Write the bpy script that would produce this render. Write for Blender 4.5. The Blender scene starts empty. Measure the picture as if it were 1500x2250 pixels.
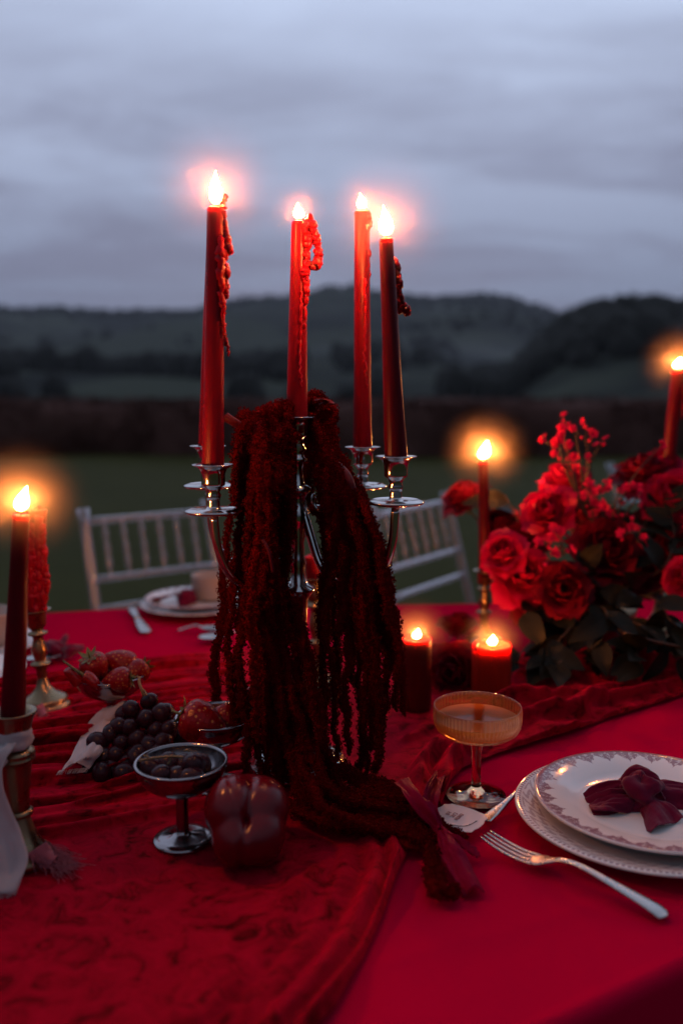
import bpy, math, random
import numpy as np
from mathutils import Vector, Matrix

SC = bpy.context.scene
COL = SC.collection
rng = np.random.default_rng(11)
random.seed(5)
PI = math.pi

# ------------------------------------------------------------------ camera, world, sun, exposure
FPX = 1900.0                         # focal length in pixels of the 1500 px wide photograph
PITCH = math.radians(7.05)
TZ = 0.75                            # table height
EYE = Vector((0.0, 0.0, TZ + 0.40))

cam_d = bpy.data.cameras.new('camera')
cam = bpy.data.objects.new('camera', cam_d)
COL.objects.link(cam)
cam.location = EYE
cam.rotation_euler = (PI / 2 - PITCH, 0, 0)
cam_d.sensor_fit = 'HORIZONTAL'
cam_d.sensor_width = 24.0
cam_d.lens = FPX / 1500.0 * 24.0
cam_d.clip_start = 0.02
cam_d.clip_end = 30000.0
cam_d.dof.use_dof = True
cam_d.dof.focus_distance = 0.88
cam_d.dof.aperture_fstop = 2.5
SC.camera = cam

SC.view_settings.view_transform = 'Standard'
SC.view_settings.look = 'None'
SC.view_settings.exposure = 0.0
SC.view_settings.gamma = 1.0
SC.view_settings.use_curve_mapping = False
SC.cycles.use_denoising = True
SC.cycles.max_bounces = 10
SC.cycles.diffuse_bounces = 2
SC.cycles.transparent_max_bounces = 16
SC.cycles.volume_bounces = 0
SC.cycles.sample_clamp_indirect = 3.0
SC.cycles.sample_clamp_direct = 0.0
SC.cycles.caustics_reflective = False
SC.cycles.caustics_refractive = False
SC.cycles.use_light_tree = True

SUN_EL, SUN_ROT = math.radians(1.0), math.radians(0)


class NT:
    """small helper for node trees"""
    def __init__(self, tree):
        self.t = tree
        self.n = tree.nodes
        self.l = tree.links

    def add(self, kind, **kw):
        nd = self.n.new(kind)
        for k, v in kw.items():
            setattr(nd, k, v)
        return nd

    def link(self, a, b):
        self.l.new(a, b)

    def val(self, inp, v):
        if isinstance(v, bpy.types.NodeSocket):
            self.l.new(v, inp)
        else:
            inp.default_value = v

    def math(self, op, a, b=None, c=None, clamp=False):
        nd = self.n.new('ShaderNodeMath')
        nd.operation = op
        nd.use_clamp = clamp
        self.val(nd.inputs[0], a)
        if b is not None:
            self.val(nd.inputs[1], b)
        if c is not None:
            self.val(nd.inputs[2], c)
        return nd.outputs[0]

    def mix(self, f, a, b, blend='MIX'):
        nd = self.n.new('ShaderNodeMix')
        nd.data_type = 'RGBA'
        nd.blend_type = blend
        self.val(nd.inputs[0], f)
        self.val(nd.inputs[6], a if isinstance(a, bpy.types.NodeSocket) else (*a, 1))
        self.val(nd.inputs[7], b if isinstance(b, bpy.types.NodeSocket) else (*b, 1))
        return nd.outputs[2]

    def noise(self, vec, scale, detail=4, rough=0.55, dist=0.0):
        nd = self.n.new('ShaderNodeTexNoise')
        nd.inputs['Scale'].default_value = scale
        nd.inputs['Detail'].default_value = detail
        nd.inputs['Roughness'].default_value = rough
        nd.inputs['Distortion'].default_value = dist
        if vec is not None:
            self.l.new(vec, nd.inputs['Vector'])
        return nd.outputs[0]

    def ramp(self, f, stops):
        nd = self.n.new('ShaderNodeValToRGB')
        el = nd.color_ramp.elements
        while len(el) < len(stops):
            el.new(0.5)
        for e, (p, c) in zip(el, stops):
            e.position = p
            e.color = (*c, 1) if len(c) == 3 else c
        self.l.new(f, nd.inputs[0])
        return nd.outputs[0]


# ---- world: dusk sky, thin grey-violet cloud over a Nishita twilight
world = bpy.data.worlds.new('World')
SC.world = world
world.use_nodes = True
W = NT(world.node_tree)
W.n.clear()
w_out = W.add('ShaderNodeOutputWorld')
w_tc = W.add('ShaderNodeTexCoord')
w_sep = W.add('ShaderNodeSeparateXYZ')
W.link(w_tc.outputs['Generated'], w_sep.inputs[0])
w_z = W.math('MAXIMUM', w_sep.outputs[2], 0.0)
sky_t = W.add('ShaderNodeTexSky', sky_type='NISHITA', sun_disc=False, sun_elevation=SUN_EL,
              sun_rotation=SUN_ROT)
bg_sky = W.add('ShaderNodeBackground')
W.link(sky_t.outputs[0], bg_sky.inputs[0])
bg_sky.inputs[1].default_value = 0.10
# veil of cloud: colour by height, then streaks on a flat layer overhead
veil = W.ramp(w_z, [(0.0, (0.195, 0.228, 0.345)), (0.10, (0.235, 0.275, 0.410)), (0.14, (0.275, 0.322, 0.470)), (0.24, (0.400, 0.462, 0.645)),
                    (0.30, (0.475, 0.550, 0.755)), (0.40, (0.590, 0.690, 0.930)), (0.60, (0.57, 0.665, 0.90)), (1.0, (0.54, 0.63, 0.85))])
den = W.math('ADD', w_z, 0.11)
cx = W.math('DIVIDE', w_sep.outputs[0], den)
cy = W.math('DIVIDE', w_sep.outputs[1], den)
w_cmb = W.add('ShaderNodeCombineXYZ')
W.link(W.math('MULTIPLY', cx, 0.62), w_cmb.inputs[0])
W.link(W.math('MULTIPLY', cy, 1.05), w_cmb.inputs[1])
w_cmb.inputs[2].default_value = 3.3
cl1 = W.noise(w_cmb.outputs[0], 0.85, 5, 0.55, 0.6)
cl2 = W.noise(w_cmb.outputs[0], 2.6, 5, 0.6, 0.4)
clm = W.math('ADD', W.math('MULTIPLY', cl1, 0.72), W.math('MULTIPLY', cl2, 0.28))
clf = W.ramp(clm, [(0.43, (0, 0, 0)), (0.58, (1, 1, 1))])
cl_col = W.mix(0.24, (0.195, 0.200, 0.305), veil)
sky_c = W.mix(clf, veil, cl_col)
cl_band = W.ramp(w_z, [(0.0, (0.75, 0.75, 0.75)), (0.14, (0.9, 0.9, 0.9)), (0.27, (1, 1, 1)), (0.40, (0.30, 0.30, 0.30)), (1.0, (0.25, 0.25, 0.25))])
sky_c2 = W.mix(W.math('MULTIPLY', cl_band, 0.95), veil, sky_c)
# the afterglow lies ahead of the camera; overhead and behind, the evening is already darker
w_f = W.add('ShaderNodeMapRange', interpolation_type='SMOOTHSTEP')
w_f.inputs['From Min'].default_value = -0.35
w_f.inputs['From Max'].default_value = 0.88
w_f.inputs['To Min'].default_value = 0.34
w_f.inputs['To Max'].default_value = 1.08
W.link(w_sep.outputs[1], w_f.inputs['Value'])
bg_veil = W.add('ShaderNodeBackground')
W.link(sky_c2, bg_veil.inputs[0])
W.link(w_f.outputs[0], bg_veil.inputs[1])
w_mix = W.add('ShaderNodeMixShader')
w_mix.inputs[0].default_value = 0.97
W.link(bg_sky.outputs[0], w_mix.inputs[1])
W.link(bg_veil.outputs[0], w_mix.inputs[2])
W.link(w_mix.outputs[0], w_out.inputs[0])

sun_d = bpy.data.lights.new('sun', 'SUN')
sun_d.energy = 0.04
sun_d.angle = math.radians(40)
sun_d.color = (1.0, 0.86, 0.8)
sun = bpy.data.objects.new('sun', sun_d)
COL.objects.link(sun)
sun.rotation_euler = (-(PI / 2 - math.radians(4)), 0, 0)

FLAME_STRENGTH = 1500.0
GLOW_DENSITY = 1.25
HAZE_DENSITY = 0.00015

# ------------------------------------------------------------------ geometry helpers
FWD = Vector((0, math.cos(PITCH), -math.sin(PITCH)))
UPV = Vector((0, math.sin(PITCH), math.cos(PITCH)))


def ray(u, v):
    return FWD + Vector((1, 0, 0)) * ((u - 750) / FPX) + UPV * (-(v - 1125) / FPX)


def T(u, v, z=0.0):
    """the point at height z above the table top seen at photograph pixel (u, v)"""
    d = ray(u, v)
    return EYE + d * ((TZ + z - EYE.z) / d.z)


def D(u, v, y):
    """the point at distance y in front of the camera seen at photograph pixel (u, v)"""
    d = ray(u, v)
    return EYE + d * (y / d.y)


class MB:
    def __init__(self):
        self.V, self.L, self.S = [], [], []
        self.n = 0

    def add(self, V, F):
        """F: int array (k, m) or list of tuples"""
        V = np.asarray(V, float).reshape(-1, 3)
        self.V.append(V)
        if isinstance(F, np.ndarray):
            self.L.append((F + self.n).ravel())
            self.S.append(np.full(len(F), F.shape[1]))
        else:
            if len(F):
                self.L.append(np.concatenate([np.asarray(f, int) for f in F]) + self.n)
                self.S.append(np.array([len(f) for f in F]))
        self.n += len(V)
        return self

    def mesh(self, name, smooth=True, offset=None):
        V = np.concatenate(self.V)
        if offset is not None:
            V = V - np.asarray(offset)
        L = np.concatenate(self.L).astype(np.int32)
        S = np.concatenate(self.S).astype(np.int32)
        me = bpy.data.meshes.new(name)
        me.vertices.add(len(V))
        me.vertices.foreach_set('co', V.astype(np.float32).ravel())
        me.loops.add(len(L))
        me.loops.foreach_set('vertex_index', L)
        me.polygons.add(len(S))
        st = np.zeros(len(S), np.int32)
        st[1:] = np.cumsum(S)[:-1]
        me.polygons.foreach_set('loop_start', st)
        me.polygons.foreach_set('loop_total', S)
        me.polygons.foreach_set('use_smooth', np.full(len(S), smooth))
        me.update(calc_edges=True)
        me.validate()
        return me


def link(name, me, mat=None, parent=None, loc=None):
    o = bpy.data.objects.new(name, me)
    COL.objects.link(o)
    if mat is not None and me is not None and len(me.materials) == 0:
        me.materials.append(mat)
    if parent is not None:
        o.parent = parent
    if loc is not None:
        o.location = loc
    return o


def tag(o, label=None, cat=None, group=None, kind=None):
    if label:
        o['label'] = label
    if cat:
        o['category'] = cat
    if group:
        o['group'] = group
    if kind:
        o['kind'] = kind
    return o


def thing(name, label, cat, loc=(0, 0, 0), rot=None, group=None):
    o = bpy.data.objects.new(name, None)
    o.empty_display_size = 0.02
    COL.objects.link(o)
    o.location = loc
    if rot is not None:
        o.rotation_euler = rot
    return tag(o, label, cat, group)


def wpart(name, mb, mat, root, smooth=True, parent=None):
    """a part whose vertices are given in world space, under an unrotated root"""
    me = mb.mesh(name, smooth, offset=root.location)
    return link(name, me, mat, parent or root)


def lpart(name, mb, mat, parent, smooth=True):
    return link(name, mb.mesh(name, smooth), mat, parent)


def single(name, mb, mat, label, cat, loc, smooth=True, group=None, kind=None):
    me = mb.mesh(name, smooth, offset=loc)
    o = link(name, me, mat, None, loc)
    return tag(o, label, cat, group, kind)


def dup(root, loc, rot=None, label=None, scale=None):
    r = root.copy()
    COL.objects.link(r)
    r.location = loc
    if rot is not None:
        r.rotation_euler = rot
    if scale is not None:
        r.scale = (scale,) * 3
    if label:
        r['label'] = label
    for ch in list(root.children):
        c = ch.copy()
        COL.objects.link(c)
        c.parent = r
        for g in list(ch.children):
            d = g.copy()
            COL.objects.link(d)
            d.parent = c
    return r


def frame_from(axis):
    a = Vector(axis).normalized()
    h = Vector((1, 0, 0)) if abs(a.x) < 0.8 else Vector((0, 1, 0))
    y = a.cross(h).normalized()
    x = y.cross(a).normalized()
    return x, y, a


def lathe(mb, prof, n=40, base=(0, 0, 0), axis=(0, 0, 1), rfun=None):
    x, y, a = [np.array(q) for q in frame_from(axis)]
    base = np.array(base, float)
    th = np.arange(n) / n * 2 * PI
    ring = np.cos(th)[:, None] * x + np.sin(th)[:, None] * y
    V, F, idx = [], [], []
    k = 0
    for (r, z) in prof:
        if r < 1e-6:
            V.append((base + a * z)[None])
            idx.append((k, 1))
            k += 1
        else:
            rr = np.full(n, r)
            if rfun is not None:
                rr = rr * rfun(th, z)
            V.append(base + a * z + ring * rr[:, None])
            idx.append((k, n))
            k += n
    for i in range(len(prof) - 1):
        if abs(prof[i][0] - prof[i + 1][0]) < 1e-9 and abs(prof[i][1] - prof[i + 1][1]) < 1e-9:
            continue
        (p, m), (q, w) = idx[i], idx[i + 1]
        for j in range(n):
            j2 = (j + 1) % n
            if m == 1 and w == 1:
                continue
            if m == 1:
                F.append((p, q + j, q + j2))
            elif w == 1:
                F.append((p + j, q, p + j2))
            else:
                F.append((p + j, q + j, q + j2, p + j2))
    # outward orientation: profile runs upward, so flip
    F = [tuple(reversed(f)) for f in F]
    mb.add(np.concatenate(V), F)
    return mb


def catmull(P, n):
    P = np.array([tuple(p) for p in P], float)
    if len(P) == 2:
        t = np.linspace(0, 1, n)[:, None]
        return P[0] * (1 - t) + P[1] * t
    Q = np.vstack([2 * P[0] - P[1], P, 2 * P[-1] - P[-2]])
    out = []
    m = len(P) - 1
    for t in np.linspace(0, m, n):
        i = min(int(t), m - 1)
        f = t - i
        p0, p1, p2, p3 = Q[i], Q[i + 1], Q[i + 2], Q[i + 3]
        out.append(0.5 * (2 * p1 + (p2 - p0) * f + (2 * p0 - 5 * p1 + 4 * p2 - p3) * f * f
                          + (3 * p1 - p0 - 3 * p2 + p3) * f ** 3))
    return np.array(out)


def frames(path):
    t = np.gradient(path, axis=0)
    t /= np.linalg.norm(t, axis=1)[:, None] + 1e-12
    h = np.array([0, 0, 1.0]) if abs(t[0][2]) < 0.9 else np.array([0, 1.0, 0])
    u = np.cross(h, t[0])
    u /= np.linalg.norm(u)
    U = [u]
    for i in range(1, len(path)):
        u = U[-1] - t[i] * np.dot(U[-1], t[i])
        u /= np.linalg.norm(u) + 1e-12
        U.append(u)
    U = np.array(U)
    return t, U, np.cross(t, U)


def tube(mb, path, r, n=8, flat=None, side=None, cap=True):
    """a tube; flat: second radius; side: direction of the first radius"""
    path = np.asarray(path, float)
    k = len(path)
    r = np.broadcast_to(np.asarray(r, float), (k,))
    r2 = r if flat is None else np.broadcast_to(np.asarray(flat, float), (k,))
    t, U, B = frames(path)
    if side is not None:
        s = np.broadcast_to(np.asarray(side, float), (k, 3))
        U = s - t * np.sum(s * t, axis=1)[:, None]
        U /= np.linalg.norm(U, axis=1)[:, None]
        B = np.cross(t, U)
    th = np.arange(n) / n * 2 * PI
    V = path[:, None] + U[:, None] * (np.cos(th)[None, :, None] * r[:, None, None]) \
        + B[:, None] * (np.sin(th)[None, :, None] * r2[:, None, None])
    V = V.reshape(-1, 3)
    i = np.arange(k - 1)[:, None] * n
    j = np.arange(n)[None]
    j2 = (j + 1) % n
    F = np.stack([i + j, i + j2, i + n + j2, i + n + j], -1).reshape(-1, 4)
    if cap:
        c0, c1 = len(V), len(V) + 1
        V = np.vstack([V, path[0], path[-1]])
        F = [tuple(f) for f in F] + [(c0, (q + 1) % n, q) for q in range(n)] \
            + [(c1, (k - 1) * n + q, (k - 1) * n + (q + 1) % n) for q in range(n)]
    mb.add(V, F)
    return mb


def grid(mb, V):
    """V: (a, b, 3) sheet"""
    a, b = V.shape[:2]
    i = np.arange(a - 1)[:, None] * b
    j = np.arange(b - 1)[None]
    F = np.stack([i + j, i + j + 1, i + b + j + 1, i + b + j], -1).reshape(-1, 4)
    mb.add(V.reshape(-1, 3), F)
    return mb


def box(mb, c, s, R=None):
    V = np.array([[x, y, z] for x in (-.5, .5) for y in (-.5, .5) for z in (-.5, .5)]) * np.array(s)
    if R is not None:
        V = V @ np.array(R).T
    V = V + np.array(c)
    F = np.array([[0, 1, 3, 2], [4, 6, 7, 5], [0, 4, 5, 1], [2, 3, 7, 6], [0, 2, 6, 4], [1, 5, 7, 3]])
    mb.add(V, F)
    return mb


def sph(n=16, m=10):
    V = [[0, 0, 1]]
    for i in range(1, m):
        p = PI * i / m
        for j in range(n):
            q = 2 * PI * j / n
            V.append([math.sin(p) * math.cos(q), math.sin(p) * math.sin(q), math.cos(p)])
    V.append([0, 0, -1])
    F = []
    for j in range(n):
        F.append((0, 1 + j, 1 + (j + 1) % n))
        F.append((len(V) - 1, 1 + (m - 2) * n + (j + 1) % n, 1 + (m - 2) * n + j))
    for i in range(m - 2):
        for j in range(n):
            a, b = 1 + i * n + j, 1 + i * n + (j + 1) % n
            F.append((a, a + n, b + n, b))
    return np.array(V, float), F


class Fbm:
    """smooth noise: a sum of sine waves in random directions"""
    def __init__(self, seed, scale, octaves=4, dims=2, waves=7, gain=0.55):
        r = np.random.default_rng(seed)
        self.k, self.p, self.a = [], [], []
        for o in range(octaves):
            d = r.normal(size=(waves, dims))
            d /= np.linalg.norm(d, axis=1)[:, None]
            self.k.append(d * scale * 2 ** o * r.uniform(0.7, 1.35, (waves, 1)))
            self.p.append(r.uniform(0, 2 * PI, waves))
            self.a.append(np.full(waves, gain ** o / math.sqrt(waves)))
        self.k, self.p, self.a = np.vstack(self.k), np.concatenate(self.p), np.concatenate(self.a)

    def __call__(self, *c):
        s = 0
        for k, p, a in zip(self.k, self.p, self.a):
            s = s + a * np.sin(sum(ki * ci for ki, ci in zip(k, c)) + p)
        return s


def sstep(a, b, x):
    t = np.clip((x - a) / (b - a), 0, 1)
    return t * t * (3 - 2 * t)


# ------------------------------------------------------------------ materials
def mat(name, col=(0.5, 0.5, 0.5), rough=0.5, metal=0.0, **kw):
    m = bpy.data.materials.new(name)
    m.use_nodes = True
    nt = NT(m.node_tree)
    b = nt.n['Principled BSDF']
    b.inputs['Base Color'].default_value = (*col, 1)
    b.inputs['Roughness'].default_value = rough
    b.inputs['Metallic'].default_value = metal
    for k, v in kw.items():
        b.inputs[k].default_value = v
    return m, nt, b


def objco(nt):
    return nt.add('ShaderNodeTexCoord').outputs['Object']


def bump(nt, b, h, strength=0.3, dist=0.002):
    nd = nt.add('ShaderNodeBump')
    nd.inputs['Strength'].default_value = strength
    nd.inputs['Distance'].default_value = dist
    nt.link(h, nd.inputs['Height'])
    nt.link(nd.outputs[0], b.inputs['Normal'])
    return nd


M = {}
# tablecloth: fine woven crimson
m, nt, b = mat('crimson_cloth', (0.40, 0.003, 0.022), 0.75)
co = objco(nt)
n1 = nt.noise(co, 5.0, 4)
n2 = nt.noise(co, 900.0, 2)
nt.link(nt.mix(n1, (0.40, 0.0006, 0.028), (0.48, 0.0010, 0.034)), b.inputs['Base Color'])
b.inputs['Sheen Weight'].default_value = 0.0
b.inputs['Specular IOR Level'].default_value = 0.0
bump(nt, b, nt.math('ADD', n2, nt.math('MULTIPLY', nt.noise(co, 38.0, 4), 1.6)), 0.22, 0.0012)
M['cloth'] = m

# crushed velvet: pile lying in different directions
m, nt, b = mat('crushed_velvet', (0.32, 0.003, 0.018), 0.85)
co = objco(nt)
n1 = nt.noise(co, 40.0, 6, 0.66, 1.1)
n2 = nt.noise(co, 95.0, 4, 0.6, 0.5)
n3 = nt.noise(co, 1500.0, 2)
pile = nt.ramp(n1, [(0.33, (0.052, 0.0002, 0.0018)), (0.47, (0.235, 0.0004, 0.0105)), (0.72, (0.34, 0.0010, 0.0175))])
nt.link(pile, b.inputs['Base Color'])
hs = nt.math('ADD', nt.math('MULTIPLY', n1, 1.0), nt.math('MULTIPLY', n2, 0.45))
hs = nt.math('ADD', hs, nt.math('MULTIPLY', n3, 0.05))
bump(nt, b, hs, 0.42, 0.0032)
nt.link(nt.ramp(n1, [(0.36, (0.25, 0.25, 0.25)), (0.56, (1, 1, 1))]), b.inputs['Sheen Weight'])
b.inputs['Sheen Roughness'].default_value = 0.36
b.inputs['Sheen Tint'].default_value = (1, 0.0, 0.045, 1)
b.inputs['Specular IOR Level'].default_value = 0.03
M['velvet'] = m


def wax(name, col, scale=0.014):
    m, nt, b = mat(name, col, 0.34)
    b.inputs['Subsurface Weight'].default_value = 0.7
    b.inputs['Subsurface Radius'].default_value = (1.0, 0.10, 0.05)
    b.inputs['Subsurface Scale'].default_value = scale
    b.inputs['Specular IOR Level'].default_value = 0.16
    co = objco(nt)
    mp = nt.add('ShaderNodeMapping')
    mp.inputs['Scale'].default_value = (1, 1, 0.07)
    nt.link(co, mp.inputs['Vector'])
    n1 = nt.noise(mp.outputs[0], 260.0, 3)
    n2 = nt.noise(co, 90.0, 4)
    bump(nt, b, nt.math('ADD', n1, nt.math('MULTIPLY', n2, 0.7)), 0.28, 0.0022)
    nt.link(nt.mix(nt.noise(mp.outputs[0], 170.0, 3), tuple(c * 0.72 for c in col), tuple(c * 1.25 for c in col)), b.inputs['Base Color'])
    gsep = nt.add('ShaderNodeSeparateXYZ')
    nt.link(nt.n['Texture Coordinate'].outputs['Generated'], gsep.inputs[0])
    top_glow = nt.ramp(gsep.outputs[2], [(0.80, (0, 0, 0)), (1.0, (1, 1, 1))])  # flame glow painted into the upper wax: brighter colour, deeper scatter
    nt.link(nt.math('ADD', scale, nt.math('MULTIPLY', top_glow, scale * 0.9)), b.inputs['Subsurface Scale'])
    nt.link(nt.mix(top_glow, b.inputs['Base Color'].links[0].from_socket, tuple(min(0.6, c * 2.1) for c in col)), b.inputs['Base Color'])
    return m


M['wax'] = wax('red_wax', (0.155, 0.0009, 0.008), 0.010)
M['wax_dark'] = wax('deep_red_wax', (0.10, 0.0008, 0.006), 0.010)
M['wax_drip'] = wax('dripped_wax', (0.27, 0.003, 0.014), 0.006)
M['wax_pillar'] = wax('pillar_wax', (0.26, 0.012, 0.005), 0.024)  # red wax with the lit candle's orange glow put into its colour
M['wax_pillar_shaded'] = wax('shaded_pillar_wax', (0.065, 0.0015, 0.0025), 0.014)  # same red wax, shade of its unlit front put into the colour
M['wick'] = mat('burnt_wick', (0.02, 0.015, 0.012), 0.9)[0]

# flame: gives off light, dimmer and bluer at its foot
m = bpy.data.materials.new('flame')
m.use_nodes = True
nt = NT(m.node_tree)
nt.n.clear()
fo = nt.add('ShaderNodeOutputMaterial')
tc = nt.add('ShaderNodeTexCoord')
sp = nt.add('ShaderNodeSeparateXYZ')
nt.link(tc.outputs['Generated'], sp.inputs[0])
colr = nt.ramp(sp.outputs[2], [(0.0, (0.9, 0.18, 0.03)), (0.25, (1.0, 0.30, 0.070)), (1.0, (1.0, 0.25, 0.055))])
stg = nt.ramp(sp.outputs[2], [(0.0, (0.02, 0.02, 0.02)), (0.10, (0.10, 0.10, 0.10)), (0.26, (0.8, 0.8, 0.8)), (0.5, (1, 1, 1)), (1.0, (0.55, 0.55, 0.55))])
em = nt.add('ShaderNodeEmission')
nt.link(colr, em.inputs[0])
nt.link(nt.math('MULTIPLY', stg, FLAME_STRENGTH), em.inputs[1])
nt.link(em.outputs[0], fo.inputs[0])
M['flame'] = m

# added halo volume around each flame, in place of lens bloom; scatters its light
for key_, dens_, tint_ in (('smoke', GLOW_DENSITY, (1.0, 0.68, 1.0, 1)), ('halo_low', GLOW_DENSITY * 2.2, (1.0, 0.86, 0.7, 1))):
    m = bpy.data.materials.new('candle_' + key_)
    m.use_nodes = True
    nt = NT(m.node_tree)
    nt.n.clear()
    fo = nt.add('ShaderNodeOutputMaterial')
    tc = nt.add('ShaderNodeTexCoord')
    ln = nt.add('ShaderNodeVectorMath', operation='LENGTH')
    nt.link(tc.outputs['Object'], ln.inputs[0])
    fall = nt.math('SUBTRACT', 1.0, ln.outputs['Value'], clamp=True)
    fall = nt.math('POWER', fall, 2.4)
    vs = nt.add('ShaderNodeVolumeScatter')
    vs.inputs['Color'].default_value = tint_
    vs.inputs['Anisotropy'].default_value = 0.0
    nt.link(nt.math('MULTIPLY', fall, dens_), vs.inputs['Density'])
    nt.link(vs.outputs[0], fo.inputs['Volume'])
    M[key_] = m

# metals
m, nt, b = mat('old_silver', (0.62, 0.60, 0.60), 0.14, 1.0)
co = objco(nt)
nt.link(nt.ramp(nt.noise(co, 40, 5), [(0.3, (0.09, 0.09, 0.09)), (0.75, (0.26, 0.26, 0.26))]), b.inputs['Roughness'])
nt.link(nt.mix(nt.noise(co, 22, 5), (0.50, 0.47, 0.46), (0.70, 0.68, 0.68)), b.inputs['Base Color'])
M['silver'] = m
m, nt, b = mat('cutlery_silver', (0.46, 0.44, 0.43), 0.24, 1.0)
co = objco(nt)
nt.link(nt.ramp(nt.noise(co, 60, 4), [(0.3, (0.18, 0.18, 0.18)), (0.7, (0.36, 0.36, 0.36))]), b.inputs['Roughness'])
vo = nt.add('ShaderNodeTexVoronoi')
vo.inputs['Scale'].default_value = 420
nt.link(co, vo.inputs['Vector'])
bump(nt, b, nt.math('ADD', nt.noise(co, 300, 3), nt.math('MULTIPLY', vo.outputs[0], 0.0)), 0.012, 0.0005)
M['cutlery'] = m
m, nt, b = mat('tarnished_brass', (0.42, 0.27, 0.11), 0.3, 1.0)
co = objco(nt)
nt.link(nt.mix(nt.noise(co, 30, 5, 0.6, 0.5), (0.13, 0.085, 0.05), (0.40, 0.29, 0.17)), b.inputs['Base Color'])
nt.link(nt.ramp(nt.noise(co, 70, 5), [(0.3, (0.2, 0.2, 0.2)), (0.7, (0.45, 0.45, 0.45))]), b.inputs['Roughness'])
M['brass'] = m
m, nt, b = mat('coupe_metal', (0.30, 0.27, 0.28), 0.16, 1.0)
co = objco(nt)
nt.link(nt.ramp(nt.noise(co, 50, 5), [(0.3, (0.10, 0.10, 0.10)), (0.75, (0.3, 0.3, 0.3))]), b.inputs['Roughness'])
M['coupe_metal'] = m

# amaranth
m, nt, b = mat('amaranth', (0.10, 0.004, 0.006), 0.9)
co = objco(nt)
oi = nt.add('ShaderNodeObjectInfo')
am_c = nt.mix(nt.noise(co, 34, 5, 0.6), (0.048, 0.0008, 0.0014), (0.245, 0.0040, 0.0055))
nt.link(nt.mix(nt.math('MULTIPLY', oi.outputs['Random'], 0.75), am_c, (0.050, 0.0012, 0.0016)), b.inputs['Base Color'])
b.inputs['Specular IOR Level'].default_value = 0.03
tr = nt.add('ShaderNodeBsdfTranslucent')
tr.inputs[0].default_value = (0.22, 0.005, 0.004, 1)
ms = nt.add('ShaderNodeMixShader')
ms.inputs[0].default_value = 0.35
nt.link(b.outputs[0], ms.inputs[1])
nt.link(tr.outputs[0], ms.inputs[2])
nt.link(ms.outputs[0], nt.n['Material Output'].inputs[0])
M['amaranth'] = m
M['amaranth_stem'] = mat('amaranth_stem', (0.075, 0.003, 0.010), 0.6, **{'Specular IOR Level': 0.15})[0]


def petalmat(name, col, tcol, f=0.3):
    m, nt, b = mat(name, col, 0.55)
    co = objco(nt)
    nt.link(nt.mix(nt.noise(co, 60, 4), tuple(c * 0.75 for c in col), tuple(min(1, c * 1.2) for c in col)), b.inputs['Base Color'])
    b.inputs['Sheen Weight'].default_value = 0.12
    b.inputs['Sheen Tint'].default_value = (1, 0.05, 0.1, 1)
    b.inputs['Specular IOR Level'].default_value = 0.1
    tr = nt.add('ShaderNodeBsdfTranslucent')
    tr.inputs[0].default_value = (*tcol, 1)
    ms = nt.add('ShaderNodeMixShader')
    ms.inputs[0].default_value = f
    nt.link(b.outputs[0], ms.inputs[1])
    nt.link(tr.outputs[0], ms.inputs[2])
    nt.link(ms.outputs[0], nt.n['Material Output'].inputs[0])
    return m


M['petal'] = petalmat('rose_petal', (0.46, 0.0012, 0.050), (0.52, 0.002, 0.045), 0.25)
M['petal_dark'] = petalmat('dark_rose_petal', (0.15, 0.0006, 0.013), (0.17, 0.0008, 0.010), 0.2)
M['blossom'] = petalmat('blossom_petal', (0.62, 0.006, 0.085), (0.80, 0.015, 0.09), 0.35)
m, nt, b = mat('rose_leaf', (0.03, 0.045, 0.022), 0.5, **{'Specular IOR Level': 0.12})
co = objco(nt)
nt.link(nt.mix(nt.noise(co, 40, 4), (0.005, 0.006, 0.004), (0.014, 0.013, 0.007)), b.inputs['Base Color'])
M['leaf'] = m
M['twig'] = mat('twig', (0.045, 0.025, 0.015), 0.7)[0]
M['green_stem'] = mat('green_stem', (0.05, 0.065, 0.02), 0.5)[0]

# fruit
m, nt, b = mat('dark_grape', (0.035, 0.010, 0.022), 0.22, **{'Specular IOR Level': 0.20})
co = objco(nt)
nz = nt.noise(co, 120, 4)
nt.link(nt.mix(nz, (0.010, 0.0015, 0.004), (0.034, 0.007, 0.015)), b.inputs['Base Color'])
nt.link(nt.ramp(nz, [(0.3, (0.16, 0.16, 0.16)), (0.7, (0.42, 0.42, 0.42))]), b.inputs['Roughness'])
M['grape'] = m
M['grape_stem'] = mat('grape_stem', (0.16, 0.11, 0.05), 0.7)[0]
m, nt, b = mat('strawberry', (0.36, 0.012, 0.012), 0.30, **{'Specular IOR Level': 0.2})
co = objco(nt)
vo = nt.add('ShaderNodeTexVoronoi')
vo.inputs['Scale'].default_value = 250
vo.inputs['Randomness'].default_value = 0.55
nt.link(co, vo.inputs['Vector'])
seed_f = nt.ramp(vo.outputs['Distance'], [(0.22, (1, 1, 1)), (0.32, (0, 0, 0))])
nt.link(nt.mix(seed_f, (0.17, 0.0016, 0.005), (0.34, 0.13, 0.035)), b.inputs['Base Color'])
bump(nt, b, vo.outputs['Distance'], 0.6, 0.0012)
b.inputs['Subsurface Weight'].default_value = 0.25
b.inputs['Subsurface Scale'].default_value = 0.004
M['strawberry'] = m
M['calyx'] = mat('calyx', (0.10, 0.11, 0.035), 0.6)[0]
m, nt, b = mat('pepper_skin', (0.23, 0.006, 0.012), 0.24, **{'Specular IOR Level': 0.36})
co = objco(nt)
nt.link(nt.mix(nt.noise(co, 14, 4), (0.075, 0.0008, 0.005), (0.125, 0.0014, 0.007)), b.inputs['Base Color'])
bump(nt, b, nt.noise(co, 55, 4), 0.15, 0.003)
M['pepper'] = m
M['chilli'] = mat('chilli_skin', (0.18, 0.003, 0.005), 0.2)[0]

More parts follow.
